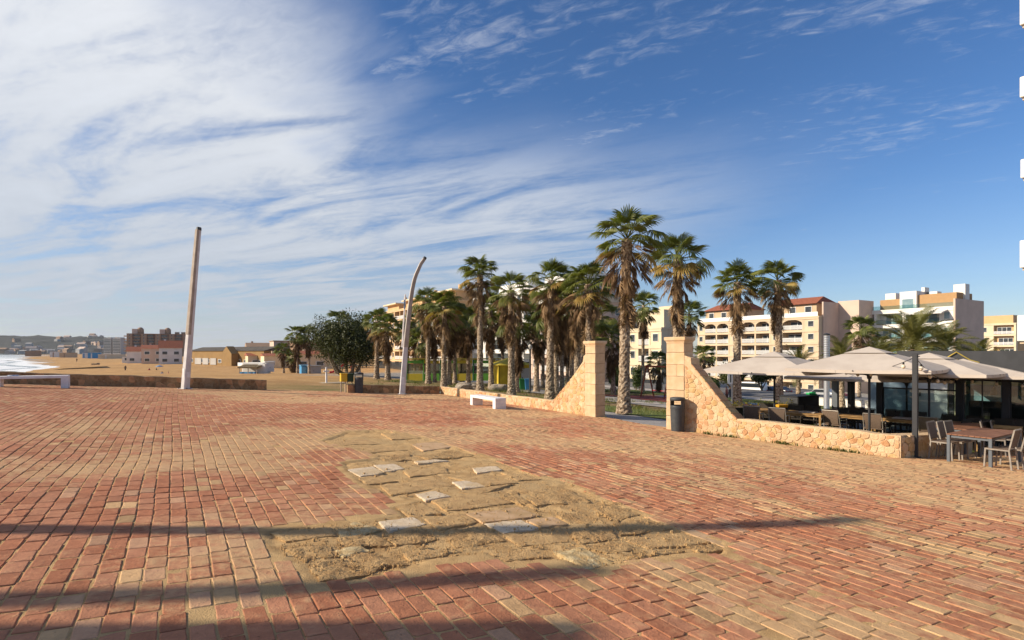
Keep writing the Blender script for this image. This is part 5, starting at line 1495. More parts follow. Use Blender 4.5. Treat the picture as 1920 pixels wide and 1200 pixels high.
# low white garden wall behind the playground
c_ = gate_c + E2 * 33; c_.z = 0
for i in range(5):
    P_ = c_ + E1 * (i * 5.2 - 9); P_.z = pl(P_.x, P_.y) - .1
    r_ = thing('garden_wall', ['white low wall panel behind the swing', 'white low wall panel behind the gate palm', 'white low wall panel left of the gate palm', 'white low wall panel behind the left gate ramp', 'white low wall panel farthest left behind the grove'][i], 'wall', P_, A1, 'white wall panels behind the playground')
    part('panel', MB().box((0, 0, .3), (4.9, .18, .75)), W_WHITE, r_, bevel=.01); part('coping', MB().box((0, 0, .70), (5.0, .26, .08)), W_GREY, r_, bevel=.01)
M_RUST = pm('red_steel', (.30, .075, .035, 1), (.20, .05, .025, 1), 5, .6)
P_ = D(1235, 46)
r_ = thing('swing', 'rust-red playground swing frame with red seat beside the right gate pier', 'swing', P_, A1)
for s in (-1, 1):
    for q in (-1, 1): part('leg', MB().tube([(s * 1.3 + 0, q * .75, -.1), (s * 1.3, q * .08, 2.45)], .06, 8), M_RUST, r_)
part('top_beam', MB().tube([(-1.5, 0, 2.5), (1.5, 0, 2.5)], .07, 8), M_RUST, r_)
part('hub_cover', MB().box((-1.3, 0, 2.5), (.3, .5, .45)), pm('red_plastic', (.55, .03, .04, 1), None, 5, .5), r_, bevel=.03)
for s in (-.5, .5):
    o = part('seat', MB().box((s, 0, .55), (.42, .2, .04)), pm('red_plastic', (.55, .03, .04, 1)), r_)
    for q in (-.18, .18): part('chain', MB().tube([(s + q, 0, .56), (s + q, 0, 2.46)], .012, 5), M_DARK, o)
P_ = D(618, 84)
r_ = thing('slide', 'red playground slide under the round tree', 'slide', P_, .35)
M_REDP = pm('red_plastic', (.55, .03, .04, 1))
part('chute', MB().prism([(0, .1), (.5, .12), (3.0, 1.9), (3.4, 1.9), (3.4, 2.15), (2.9, 2.15), (.4, .38), (0, .36)], (1, 0, 0), (0, 0, 1), (0, .55, 0)), M_REDP, r_)
part('ladder', MB().bar((4.2, .27, 0), (3.4, .27, 2.1), .5, .08), M_RUST, r_)
for x_ in (3.1, 3.5):
    part('post', MB().box((x_, .27, 1.1), (.1, .6, 2.3)), M_REDP, r_)
part('roof', MB().prism([(-.5, 2.6), (.5, 2.6), (0, 3.1)], (1, 0, 0), (0, 0, 1), (0, .7, 0), (3.4, -.05, 0)), M_BLUE, r_)
# green and yellow kiosk fence
M_LIME = pm('lime_paint', (.16, .42, .06, 1), None, 3, .6); M_LEM = pm('lemon_paint', (.62, .47, .05, 1), None, 3, .6); M_FOREST = pm('forest_paint', (.03, .19, .05, 1), None, 3, .6); M_SCR = glassmat('screen_glass', (.75, .8, .75), .1)
fy = 60.0
P_ = D(763, fy, 714)
r_ = thing('kiosk', 'green and yellow play kiosk with see-through screens behind the palms', 'kiosk', P_, .02)
for i in range(6):
    x0 = i * 1.75; a, b_ = ((M_LIME, M_LEM), (M_LEM, M_FOREST))[i % 2]
    part('lower_panel', MB().box((x0 + .84, 0, .38), (1.62, .08, .75)), (M_LEM, M_LIME, M_OLIVE := pm('olive_paint', (.25, .20, .02, 1), None, 3, .6))[i % 3], r_, bevel=.01)
    part('upper_band', MB().box((x0 + .84, 0, 2.0), (1.62, .09, .34)), a, r_, bevel=.01)
    part('screen', MB().box((x0 + .84, 0, 1.3), (1.60, .02, 1.04)), M_SCR, r_)
    part('post', MB().box((x0, 0, 1.1), (.10, .12, 2.25)), (M_FOREST, M_LIME)[i % 2], r_)
    part('counter', MB().box((x0 + .84, 1.4, .5), (1.5, .5, 1.0)), (W_WHITE, W_GREY)[i % 2], r_)
part('roof', MB().box((5.2, 1.3, 2.3), (10.8, 3.0, .12)), M_OLIVE, r_)
P_ = D(957, 51, 727)
r_ = thing('kiosk', 'yellow wooden hut with low pointed roof behind the palms', 'kiosk', P_, .35)
part('wall', MB().box((0, 0, 1.0), (2.9, 2.2, 2.1)), pm('yellow_boards', (.58, .42, .035, 1), (.48, .33, .025, 1), 3, .7), r_)
for x_ in (-1.47, -.5, .5, 1.47): part('corner_post', MB().box((x_, -1.12, 1.0), (.09, .06, 2.1)), M_OLIVE, r_)
part('roof', MB().add([(-1.7, -1.35, 2.05), (1.7, -1.35, 2.05), (1.7, 1.35, 2.05), (-1.7, 1.35, 2.05), (0, 0, 2.75)], [(0, 1, 4), (1, 2, 4), (2, 3, 4), (3, 0, 4), (3, 2, 1, 0)]), M_LEM, r_)
part('finial', MB().lathe([(.02, 2.6), (.16, 2.72), (.16, 2.85), (.02, 2.95)], 10), M_FOREST, r_)
o = part('door', MB().box((1.0, -1.13, .9), (.8, .06, 1.75)), W_GREY, r_); part('handle', MB().box((.7, -1.18, .9), (.05, .06, .16)), M_DARK, o)
for px_, m_, lb in ((980, M_FOREST, 'dark green wheeled bin by the yellow hut door'), (990, M_BLUE, 'blue wheeled bin by the yellow hut door')):
    P_ = D(px_, 48.5, 731); r_ = thing('wheeled_bin', lb, 'bin', P_, .2, 'wheeled bins by the yellow hut')
    part('body', MB().prism([(-.22, 0), (.22, 0), (.28, .85), (-.28, .85)], (1, 0, 0), (0, 0, 1), (0, .5, 0)), m_, r_, bevel=.02); part('lid', MB().box((0, .25, .9), (.62, .6, .07)), m_, r_, bevel=.02)
# garden rocks
for i, (px_, py_, w_, lb) in enumerate(((872, 724, 1.5, 'left pale boulder in the grass under the palms'), (890, 727, 1.1, 'middle pale boulder under the palms'), (935, 727, 1.5, 'right pale boulder under the palms'))):
    P_ = D(px_, 46, py_); rr = np.random.RandomState(i + 4)
    bm = bmesh.new(); bmesh.ops.create_icosphere(bm, subdivisions=3, radius=1)
    for v in bm.verts:
        k = .75 + .5 * float(vnoise(v.co.x * 1.6 + 9 + i * 3, v.co.y * 1.6 + v.co.z * 2.1 + 9, i)); v.co = Vector((v.co.x * w_ * .5 * k, v.co.y * .4 * k, v.co.z * .34 * k))
    me = bpy.data.meshes.new('boulder'); bm.to_mesh(me); bm.free()
    o = link('boulder', me, pm('pale_rock', (.42, .36, .29, 1), (.28, .23, .18, 1), 3, .95, .8, 12, .05), loc=P_); tag(o, lb, 'boulder', 'boulders under the palms')
# posts of street lights seen among the palms
def thin_lamp(label, px, Y, py0, py1, r0=.06, head=True):
    P_ = D(px, Y, py0); h_ = (py0 - py1) / F * Y
    r_ = thing('street_lamp', label, 'street lamp', P_, 0, 'slim street lamps inland')
    part('pole', MB().tube([(0, 0, -.2), (0, 0, h_)], [r0, r0 * .8], 8), M_DARK, r_)
    if head: part('lamp_head', MB().lathe([(.05, h_), (.16, h_ + .05), (.16, h_ + .3), (.05, h_ + .4)], 10), W_WHITE, r_)
thin_lamp('dark slim street lamp right of the yellow hut', 994, 46, 735, 655, .09)
thin_lamp('street lamp with white head in front of the dark shopfronts', 1052, 62, 727, 693, .05)
thin_lamp('street lamp seen through the gate right of the palm', 1203, 52, 745, 690, .06, False)
thin_lamp('street lamp with white head left of the gate palm', 1147, 66, 737, 694, .05)
# white sign by the terrace
P_ = D(1369, 33, 762)
r_ = thing('sign_post', 'small white sign on a grey post behind the sloping gate wall', 'sign', P_, .1)
part('post', MB().box((.14, .06, 1.2), (.07, .07, 3.0)), W_GREY, r_); part('board', MB().box((0, 0, 1.62), (.30, .04, .62)), M_FRAME, r_, bevel=.005); part('print', MB().box((.02, -.024, 1.62), (.07, .008, .45)), M_DARK, r_)

# ------------------------------------------------------------------ vehicles
M_RUB = pm('tyre', (.02, .02, .02, 1), None, 10, .9); M_RIM = pm('rim', (.45, .45, .46, 1), None, 10, .35, metal=.8); M_CGL = pm('car_glass', (.02, .025, .03, 1), None, 5, .08, spec=.6)
def car(label, px, Y, rz, color, van=False, py=None, cat='car'):
    P = D(px, Y, py); pt = pm('paint_%02d_%02d_%02d' % tuple(int(c * 99) for c in color), (*color, 1), None, 3, .25, spec=.5)
    r_ = thing('parked_van' if van else 'parked_car', label, cat, P, rz, 'vehicles parked along the road')
    if van: prof = [(-2.4, .35), (2.35, .35), (2.45, .7), (2.3, 1.05), (1.6, 1.2), (1.0, 1.95), (-2.3, 2.0), (-2.45, 1.4)]; cab = [(1.5, 1.22), (.98, 1.82), (-2.2, 1.85), (-2.25, 1.25)]
    else: prof = [(-2.1, .32), (2.1, .32), (2.2, .6), (2.05, .82), (1.1, .95), (.45, 1.42), (-1.1, 1.46), (-1.85, 1.0), (-2.15, .9)]; cab = [(.95, .97), (.42, 1.36), (-1.05, 1.40), (-1.65, 1.0)]
    wd = 1.72
    part('body', MB().prism(prof, (1, 0, 0), (0, 0, 1), (0, wd, 0), (0, -wd / 2, 0)), pt, r_, bevel=.07, seg=2)
    for s in (-1, 1):
        mid = (cab[0][0] + cab[3][0]) / 2
        part('side_window', MB().prism(cab, (1, 0, 0), (0, 0, 1), (0, .02, 0), (0, s * (wd / 2 + .002) - .01, 0)), M_CGL, r_)
        for x_ in (-1.35, 1.35):
            w_ = part('wheel', MB().tube([(x_, s * .70, .32), (x_, s * .88, .32)], .32, 16), M_RUB, r_); part('rim', MB().tube([(x_, s * .86, .32), (x_, s * .895, .32)], .19, 12), M_RIM, w_)
        part('headlight', MB().box((prof[2][0] - .12, s * .62, .68), (.12, .32, .14)), M_FRAME, r_)
        part('tail_light', MB().box((prof[-1][0] + .06, s * .68, .8), (.1, .22, .2)), M_REDP, r_)
    a, b_ = cab[0], cab[1]
    part('windscreen', MB().bar((a[0] + .08, 0, a[1] + .02), (b_[0] + .10, 0, b_[1] + .02), wd * .84, .02, (0, 0, 1)), M_CGL, r_)
    return r_
car('white van parked behind the terrace under the dark tree', 1404, 84, A1 + .1, (.75, .75, .74), True, 741, 'van')
car('dark blue car parked right of the white van', 1436, 84, A1, (.03, .04, .07), False, 742)
car('dark car parked beyond the terrace left of the black counter', 1455, 86, A1, (.025, .027, .03), False, 742)
car('silver car seen past the black counter', 1540, 80, A1, (.35, .36, .37), False, 748)
car('red car seen between the terrace posts', 1556, 84, A1, (.35, .03, .03), False, 749)
car('pale car seen behind the glass screens', 1690, 62, A2, (.55, .60, .60), False, 752)
car('white car behind the glass screens right of the black post', 1735, 66, A2, (.7, .7, .7), False, 752)

# ================================================================== TERRACE RESTAURANT
M_CHAR = pm('charcoal_metal', (.024, .025, .029, 1), (.032, .033, .038, 1), 3, .55, spec=.4)
M_BLACK = pm('black_panel', (.014, .014, .016, 1), (.022, .022, .024, 1), 4, .6)
M_CANVAS = pm('parasol_canvas', (.50, .435, .375, 1), (.45, .385, .33, 1), 1.5, .9, .12, 120, .004)
M_OAK = pm('teak', (.36, .215, .085, 1), (.25, .14, .05, 1), 6, .65, .3, 25, .01)
M_REDW = pm('red_teak', (.25, .115, .065, 1), (.17, .075, .042, 1), 6, .6, .3, 25, .01)
M_WICK = pm('brown_sling', (.175, .120, .085, 1), (.125, .085, .06, 1), 60, .8, .5, 150, .004)
M_ALU = pm('grey_aluminium', (.33, .29, .25, 1), (.26, .225, .19, 1), 8, .45, metal=.3)
M_GREYM = pm('blue_grey_metal', (.13, .145, .165, 1), None, 8, .45, metal=.3)
M_DWICK = pm('dark_wicker', (.030, .024, .020, 1), (.05, .04, .03, 1), 60, .7, .5, 150, .004)

def armchair(dark=False):
    r_ = thing('terrace_chair', 'chair', 'chair', (0, 0, 0))
    fm = M_DWICK if dark else M_ALU; sm_ = M_DWICK if dark else M_WICK
    part('seat', MB().box((0, 0, .43), (.50, .48, .035)), sm_, r_, bevel=.012)
    bk = MB(); n_ = 5; vs_ = []
    for i in range(n_ + 1):
        t_ = i / n_; z = .46 + .42 * t_; y = -.22 - .12 * t_ - .02 * math.sin(math.pi * t_)
        for x_ in (-.20 - .03 * t_, .20 + .03 * t_): vs_ += [(x_, y, z), (x_, y + .02, z)]
    fs = []
    for i in range(n_):
        a = i * 4; fs += [(a, a + 2, a + 6, a + 4), (a + 1, a + 5, a + 7, a + 3), (a, a + 4, a + 5, a + 1), (a + 2, a + 3, a + 7, a + 6)]
    fs += [(0, 1, 3, 2), (n_ * 4, n_ * 4 + 2, n_ * 4 + 3, n_ * 4 + 1)]
    part('backrest', bk.add(vs_, fs), sm_, r_)
    for s in (-1, 1):
        part('leg', MB().tube([(s * .25, .24, -.02), (s * .25, .22, .64)], .015, 8), fm, r_)
        part('leg', MB().tube([(s * .25, -.30, -.02), (s * .25, -.20, .44), (s * .245, -.35, .90)], .015, 8), fm, r_)
        part('armrest', MB().tube([(s * .26, .23, .64), (s * .265, -.1, .66), (s * .255, -.28, .66)], .018, 8), fm, r_)
    part('top_rail', MB().tube([(-.245, -.35, .90), (.245, -.35, .90)], .015, 8), fm, r_)
    part('stretcher', MB().tube([(-.25, 0, .40), (.25, 0, .40)], .012, 6), fm, r_)
    return r_
def put(proto, first, P, rz, label, group, z=None):
    o = proto if first else copy_tree(proto)
    o.location = P; o.rotation_euler = (0, 0, rz); o['label'] = label; o['group'] = group
    return o
def TP(px, Y):
    x = (px - 960) / F * Y; return Vector((x, Y, pl(x, Y)))
AW = math.atan2(RW_T.y, RW_T.x)                  # along the terrace wall
lt = armchair(False); first = True
# rz: chair looks along its local +y; the row by the wall looks away from the square
rw = math.atan2(-RW_N.y, -RW_N.x) - math.pi / 2
for px_, Y_, dr, lb in ((1413, 18.7, .25, 'brown chair nearest the gate at the terrace wall'), (1461, 18.3, .2, 'second brown chair from the gate along the terrace wall'), (1566, 18.4, -.1, 'brown chair behind the middle of the terrace wall, left of the parasol pole'),
                        (1640, 17.7, .1, 'brown chair behind the terrace wall right of the parasol pole'), (1546, 19.5, .8, 'brown chair in shadow beside the black counter'), (1745, 17.2, 0, 'brown chair just right of the black post')):
    put(lt, first, TP(px_, Y_), rw + dr, lb, 'brown chairs on the terrace'); first = False
dk = armchair(True); first = True
for px_, Y_, rz_, lb in ((1437, 20.6, 2.6, 'dark chair across the table nearest the gate'), (1489, 20.5, 2.5, 'dark chair behind the second terrace table'), (1520, 20.4, 2.4, 'dark chair beside the black counter front'), (1598, 21.2, 2.3, 'dark chair behind the third table'),
                         (1668, 20.4, 2.2, 'dark chair behind the fourth table, left of the post'), (1700, 20.0, 2.2, 'dark chair just left of the black post'), (1770, 18.6, 2.0, 'dark chair before the glass, right of the black post'), (1815, 18.1, 1.9, 'dark chair before the glass in the shade'),
                         (1868, 17.3, 1.9, 'dark chair before the right glass panel'), (1905, 16.6, 1.8, 'dark chair at the far right of the terrace'), (1840, 17.6, -.6, 'dark chair behind the right front table'), (1583, 19.9, 2.9, 'dark chair left of the second parasol pole'), (1622, 20.2, 2.4, 'dark chair just behind the second parasol pole'), (1655, 19.2, .9, 'dark chair turned sideways at the fourth table'), (1725, 19.3, 2.7, 'dark chair hidden behind the black post'), (1790, 17.0, .4, 'dark chair in front of the shaded table right of the post'), (1828, 16.4, .3, 'dark chair in front of the shaded table before the glass'), (1895, 17.8, 2.1, 'dark chair deep in shade at the right edge')):
    put(dk, first, TP(px_, Y_), rz_, lb, 'dark chairs on the terrace'); first = False
def table(label, P, rz, L=.85, Wd=.85, H=.74, mt_=None, leg=None, group='wooden tables on the terrace', slats=5, lw=.06):
    mt_ = mt_ or M_OAK; leg = leg or mt_
    r_ = thing('terrace_table', label, 'table', P, rz, group)
    for i in range(slats): part('slat', MB().box((0, -Wd / 2 + Wd * (i + .5) / slats, H - .015), (L, Wd / slats - .006, .03)), mt_, r_, bevel=.004)
    part('apron', MB().box((0, -Wd / 2 + .05, H - .06), (L - .1, .025, .06)).box((0, Wd / 2 - .05, H - .06), (L - .1, .025, .06)).box((-L / 2 + .05, 0, H - .06), (.025, Wd - .1, .06)).box((L / 2 - .05, 0, H - .06), (.025, Wd - .1, .06)), leg, r_)
    for sx_ in (-1, 1):
        for sy_ in (-1, 1): part('leg', MB().box((sx_ * (L / 2 - lw / 2 - .005), sy_ * (Wd / 2 - lw / 2 - .005), (H - .03) / 2 - .01), (lw, lw, H - .01)), leg, r_, bevel=.004)
    return r_
for px_, Y_, L_, lb in ((1441, 19.6, 1.0, 'wooden table nearest the gate on the terrace'), (1508, 19.0, 1.35, 'wooden table in front of the black counter'), (1600, 18.9, 1.35, 'wooden table under the second parasol'), (1686, 18.1, 1.2, 'wooden table left of the black post'),
                        (1782, 17.5, 1.5, 'wooden table in the shade right of the black post'), (1850, 16.7, 1.5, 'wooden table in the shade before the right glass')):
    table(lb, TP(px_, Y_), AW, L_)
for px_, Y_, lb in ((1515, 19.0, 'folded menu lying on the table by the black counter'), (1692, 18.1, 'folded menu lying on the table left of the post')):
    P_ = TP(px_, Y_); P_.z += .745
    o = part('menu', MB().box((0, 0, .012), (.5, .34, .018)).box((.02, .01, .028), (.46, .3, .012), rz=.06), M_CANVAS, None); o.location = P_; o.rotation_euler = (0, 0, AW); tag(o, lb, 'menu')

# right front table on the bricks with metal chairs
tA = G(1778, 866); tB = G(1858, 877)
ax = flat(tB) - flat(tA); Wt = ax.length + .06; ax.normalize(); lx = Vector((-ax.y, ax.x, 0))
if lx.x < 0: lx = -lx
Lt = 2.0
ctr = (flat(tA) + flat(tB)) / 2 + lx * (Lt / 2 - .03); ctr.z = pl(ctr.x, ctr.y)
table('red-brown slatted table with grey metal legs on the bricks at right', ctr, math.atan2(lx.y, lx.x), Lt, Wt, .74, M_REDW, M_GREYM, 'slatted tables at the right', 8, .065)
c2 = ctr + Vector((.6, 1.9, 0)) + lx * .8; c2.z = pl(c2.x, c2.y)
table('red-brown slatted table farther back at the right edge', c2, math.atan2(lx.y, lx.x), 1.8, .85, .74, M_REDW, M_GREYM, 'slatted tables at the right', 8, .065)
def metal_chair():
    r_ = thing('metal_chair', 'chair', 'chair')
    part('seat', MB().box((0, 0, .45), (.44, .44, .022)), M_WICK, r_, bevel=.006)
    part('backrest', MB().bar((0, -.235, .52), (0, -.31, .88), .39, .018, (1, 0, 0)).box((0, 0, -5), (.001, .001, .001)) if False else MB().add([(-.19, -.235, .50), (.19, -.235, .50), (.20, -.315, .89), (-.20, -.315, .89), (-.19, -.218, .50), (.19, -.218, .50), (.20, -.298, .89), (-.20, -.298, .89)], [(0, 1, 2, 3), (7, 6, 5, 4), (0, 4, 5, 1), (1, 5, 6, 2), (2, 6, 7, 3), (3, 7, 4, 0)]), M_WICK, r_)
    for s in (-1, 1):
        part('leg', MB().bar((s * .215, .225, -.02), (s * .215, .20, .46), .03, .03), M_ALU, r_)
        part('leg', MB().bar((s * .215, -.27, -.02), (s * .215, -.22, .46), .03, .03), M_ALU, r_)
        part('back_post', MB().bar((s * .215, -.22, .44), (s * .215, -.315, .91), .028, .028), M_ALU, r_)
        part('seat_rail', MB().bar((s * .215, -.22, .44), (s * .215, .21, .44), .028, .028), M_ALU, r_)
    part('front_rail', MB().bar((-.2, .205, .44), (.2, .205, .44), .028, .028), M_ALU, r_)
    part('top_rail', MB().bar((-.215, -.315, .905), (.215, -.315, .905), .028, .028), M_ALU, r_)
    return r_
mc = metal_chair(); first = True
lxa = math.atan2(lx.y, lx.x)
for al, ac, dr, lb in ((-.55, .62, 0, 'metal chair at the left back corner of the red-brown table'), (.02, .62, .06, 'metal chair second along the back of the red-brown table'), (.60, .66, -.05, 'metal chair third along the back of the red-brown table'),
                       (-.80, -.52, math.pi, 'metal chair with its back to the square in front of the red-brown table'), (-.22, -.55, math.pi + .1, 'metal chair at the right edge in front of the red-brown table')):
    # ac>0: far side (towards the terrace)
    far = -ax if (-ax).y > 0 else ax
    P_ = flat(ctr) + lx * al + far * ac; P_.z = pl(P_.x, P_.y)
    fa = math.atan2(-far.y, -far.x) - math.pi / 2 if ac > 0 else math.atan2(far.y, far.x) - math.pi / 2
    put(mc, first, P_, fa + (dr if ac > 0 else dr - math.pi), lb, 'metal chairs round the red-brown table'); first = False
for i, (px_, Y_, lb) in enumerate(((1866, 15.6, 'metal chair seen over the table before the shaded terrace'), (1885, 15.9, 'metal chair farthest back over the table'))):
    put(mc, False, TP(px_, Y_), -2.3, lb, 'metal chairs round the red-brown table')

# parasols
def parasol(label, px, Y, py_top, py_rim, side=4.0, rot=.35, sagk=.035):
    P = TP(px, Y); zt = EYE - (py_top - 660) / F * Y - P.z; zr = EYE - (py_rim - 660) / F * Y - P.z
    r_ = thing('parasol', label, 'parasol', P, rot, 'beige parasols over the terrace')
    n_ = 8; h = side / 2; vs_ = []; fs = []
    cor = [(-h, -h), (h, -h), (h, h), (-h, h)]
    # four panels, slightly sagging between the ribs
    for q in range(4):
        a, b_ = Vector((*cor[q], 0)), Vector((*cor[(q + 1) % 4], 0)); o = len(vs_)
        for i in range(n_ + 1):
            t_ = i / n_
            for j in range(n_ + 1):
                s_ = j / n_
                p = (a * (1 - s_) + b_ * s_) * (t_ * .93 + .07)
                z = zt - (zt - zr) * t_ ** 1.12 - sagk * math.sin(math.pi * s_) * t_ * (1 - .2 * t_)
                p = p * (1 - .02 * math.sin(math.pi * s_) * t_); vs_.append((p.x, p.y, z))
        for i in range(n_):
            for j in range(n_):
                k = o + i * (n_ + 1) + j; fs.append((k, k + 1, k + n_ + 2, k + n_ + 1))
        # valance
        for j in range(n_):
            k = o + n_ * (n_ + 1) + j; p0, p1 = vs_[k], vs_[k + 1]; m_ = len(vs_)
            vs_ += [p0, p1, (p1[0], p1[1], p1[2] - .09), (p0[0], p0[1], p0[2] - .09)]; fs.append((m_, m_ + 1, m_ + 2, m_ + 3))
    can = part('canopy', MB().add(vs_, fs), M_CANVAS, r_)
    md = can.modifiers.new('thickness', 'SOLIDIFY'); md.thickness = .008
    part('vent_cap', MB().add([(-.55, -.55, zt - .09), (.55, -.55, zt - .09), (.55, .55, zt - .09), (-.55, .55, zt - .09), (0, 0, zt + .10)], [(0, 1, 4), (1, 2, 4), (2, 3, 4), (3, 0, 4), (3, 2, 1, 0)]), M_CANVAS, can)
    part('pole', MB().tube([(0, 0, 0), (0, 0, zt)], .035, 10), M_CHAR, r_)
    hubz = zr - .25
    for q in range(4):
        for e in (Vector((*cor[q], 0)), (Vector((*cor[q], 0)) + Vector((*cor[(q + 1) % 4], 0))) / 2):
            rb = part('rib', MB().bar((0, 0, zt - .10), (e.x * .99, e.y * .99, zr - .05), .025, .03), M_CHAR, r_)
            part('strut', MB().bar((0, 0, hubz), (e.x * .5, e.y * .5, zt - (zt - zr) * .5 - .09), .018, .022), M_CHAR, rb)
    part('hub', MB().lathe([(.06, hubz - .08), (.07, hubz), (.06, hubz + .08)], 12), M_CHAR, r_)
    part('base', MB().box((0, 0, .05), (.8, .8, .10)), M_CHAR, r_, bevel=.015)
parasol('beige parasol nearest the gate, standing alone at left', 1452, 20.4, 664, 694, 3.7, AW + .02)
parasol('large beige parasol second from the gate in front', 1630, 17.2, 656, 690, 3.6, AW + .06)
parasol('beige parasol partly hidden below the second one', 1597, 22.0, 682, 706, 3.6, AW)
parasol('beige parasol behind the black post', 1742, 18.4, 667, 697, 3.6, AW - .04)
parasol('beige parasol at the right under the gold sign', 1806, 19.6, 678, 700, 3.9, AW + .1)
parasol('beige parasol in the shade behind the others', 1700, 22.4, 684, 708, 3.6, AW)

# black post at the wall corner with strings of bulbs
P_ = G(1716, 858); 
bp = thing('black_post', 'tall black square post standing before the terrace wall end', 'post', P_, AW)
part('post', MB().box((0, 0, 1.28), (.11, .11, 2.62)), M_CHAR, bp, bevel=.006); part('foot_plate', MB().box((0, 0, .012), (.2, .2, .03)), M_CHAR, bp); part('hook', MB().tube([(0, 0, 2.5), (.1, 0, 2.52)], .012, 6), M_DARK, bp)
top_p = P_ + Vector((0, 0, 2.5))
M_BULB = pm('bulb_glass', (.75, .62, .45, 1), None, 5, .2, spec=.6)
def lights(label, a, b_, sag, n_):
    r_ = thing('string_lights', label, 'string lights', a, 0, 'bulb strings over the terrace')
    a = Vector(a); d_ = Vector(b_) - a; pts = []
    for i in range(25):
        t_ = i / 24; pts.append(d_ * t_ + Vector((0, 0, -sag * 4 * t_ * (1 - t_))))
    part('wire', MB().tube(pts, .009, 5), M_BLACK, r_)
    for i in range(n_):
        t_ = (i + .6) / n_; p = d_ * t_ + Vector((0, 0, -sag * 4 * t_ * (1 - t_)))
        o = part('bulb', MB().lathe([(.012, -.17), (.045, -.14), (.05, -.10), (.025, -.06)], 10, p), M_BULB, r_, smooth=True)
        part('socket', MB().lathe([(.022, -.07), (.025, -.05), (.022, 0)], 8, p), M_BLACK, o)

# dark pavilion
Q = Vector((12.85, 23.4, 0)); zg = pl(16, 20.0)
pv = thing('restaurant_pavilion', 'dark flat-roofed restaurant pavilion with glass walls at right', 'building', (Q.x, Q.y, zg), AW)
ztop = EYE + .04 - zg
PLn = 12.0
part('fascia', MB().box((PLn / 2 + 2.6, .0, ztop - .42), (PLn, .30, .84)), M_CHAR, pv, bevel=.01)
part('side_fascia', MB().box((2.75, 4.2, ztop - .42), (.28, 8.1, .835)), M_CHAR, pv, bevel=.01)
part('roof', MB().box((PLn / 2 + 2.9, 4.2, ztop - .20), (PLn - .5, 8.0, .12)), M_CHAR, pv)
part('ceiling', MB().box((PLn / 2 + 2.9, 4.2, ztop - .80), (PLn - .4, 7.9, .06)), M_OAK, pv)
part('floor', MB().box((PLn / 2 + 1.5, 4.4, -.06), (PLn + 3, 9.2, .12)), pm('terrace_floor', (.22, .18, .145, 1), (.17, .14, .11, 1), 3, .7), pv)
posts = [2.0, 4.45, 5.7, 8.2, 11.0]
for x_ in posts: part('post', MB().box((x_, -.02, (ztop - .9) / 2), (.20, .20, ztop - .92)), M_CHAR, pv, bevel=.01)
for x_ in (.15, .75): part('post', MB().box((x_, .8, (ztop - 1.0) / 2), (.22, .22, ztop - 1.0)), M_GREYM if x_ < .3 else M_CHAR, pv, bevel=.01)
part('canopy_beam', MB().box((1.2, .8, ztop - 1.05), (2.6, .16, .14)), M_CHAR, pv)
for a, b_ in zip(posts, posts[1:]):
    n_ = 2
    for i in range(n_):
        xa = a + .12 + (b_ - a - .24) * i / n_; xb = a + .12 + (b_ - a - .24) * (i + 1) / n_
        full = a > 4
        hh_ = (ztop - 1.0) if full else 1.75
        o = part('glass_panel', MB().box(((xa + xb) / 2, 0, hh_ / 2), (xb - xa - .03, .016, hh_ - .08)), glassmat('pavilion_glass', (.78, .88, .86), .07), pv)
        part('panel_frame', MB().box((xa, 0, hh_ / 2), (.035, .05, hh_)).box(((xa + xb) / 2, 0, .03), (xb - xa, .05, .06)).box(((xa + xb) / 2, 0, hh_ - .02), (xb - xa, .05, .05)), M_CHAR, o)
M_SAGE = pm('sage_wall', (.46, .47, .30, 1), (.40, .41, .26, 1), 1, .85)
part('back_wall', MB().box((7.5, 7.6, (ztop - .95) / 2), (13, .2, ztop - .96)), M_SAGE, pv)
part('blue_partition', MB().box((.6, 6.5, (ztop - .95) / 2), (1.8, .12, ztop - .96)), pm('slate_blue', (.12, .17, .21, 1), None, 2, .8), pv)
o = part('door', MB().box((2.0, 7.46, 1.1), (1.3, .08, 2.2)), M_FRAME, pv); part('handle', MB().box((1.6, 7.40, 1.1), (.05, .08, .2)), M_DARK, o)
for x_ in (1.0, 2.9, 3.2): part('column', MB().box((x_, 6.9, (ztop - .95) / 2), (.18, .18, ztop - .97)), M_OAK if x_ > 3 else M_CHAR, pv)
part('bar_counter', MB().box((5.2, 4.4, .55), (2.4, .7, 1.1)), M_CHAR, pv, bevel=.02); part('blue_curtain', MB().box((5.0, 7.35, 1.15), (3.4, .06, 2.3)), pm('curtain_blue', (.20, .30, .34, 1), (.13, .21, .25, 1), 5, .8), pv)
part('beam', MB().box((8.2, .35, ztop - 1.0), (11, .2, .34)), M_SAGE, pv)
for i in range(5): 
    o = part('pendant_lamp', MB().lathe([(.02, ztop - 1.35), (.09, ztop - 1.48), (.11, ztop - 1.62), (.03, ztop - 1.66)], 12, (4.2 + i * .8, 2.6, 0)), M_BULB, pv, smooth=True); part('cord', MB().tube([(4.2 + i * .8, 2.6, ztop - 1.36), (4.2 + i * .8, 2.6, ztop - .95)], .01, 5), M_BLACK, o)
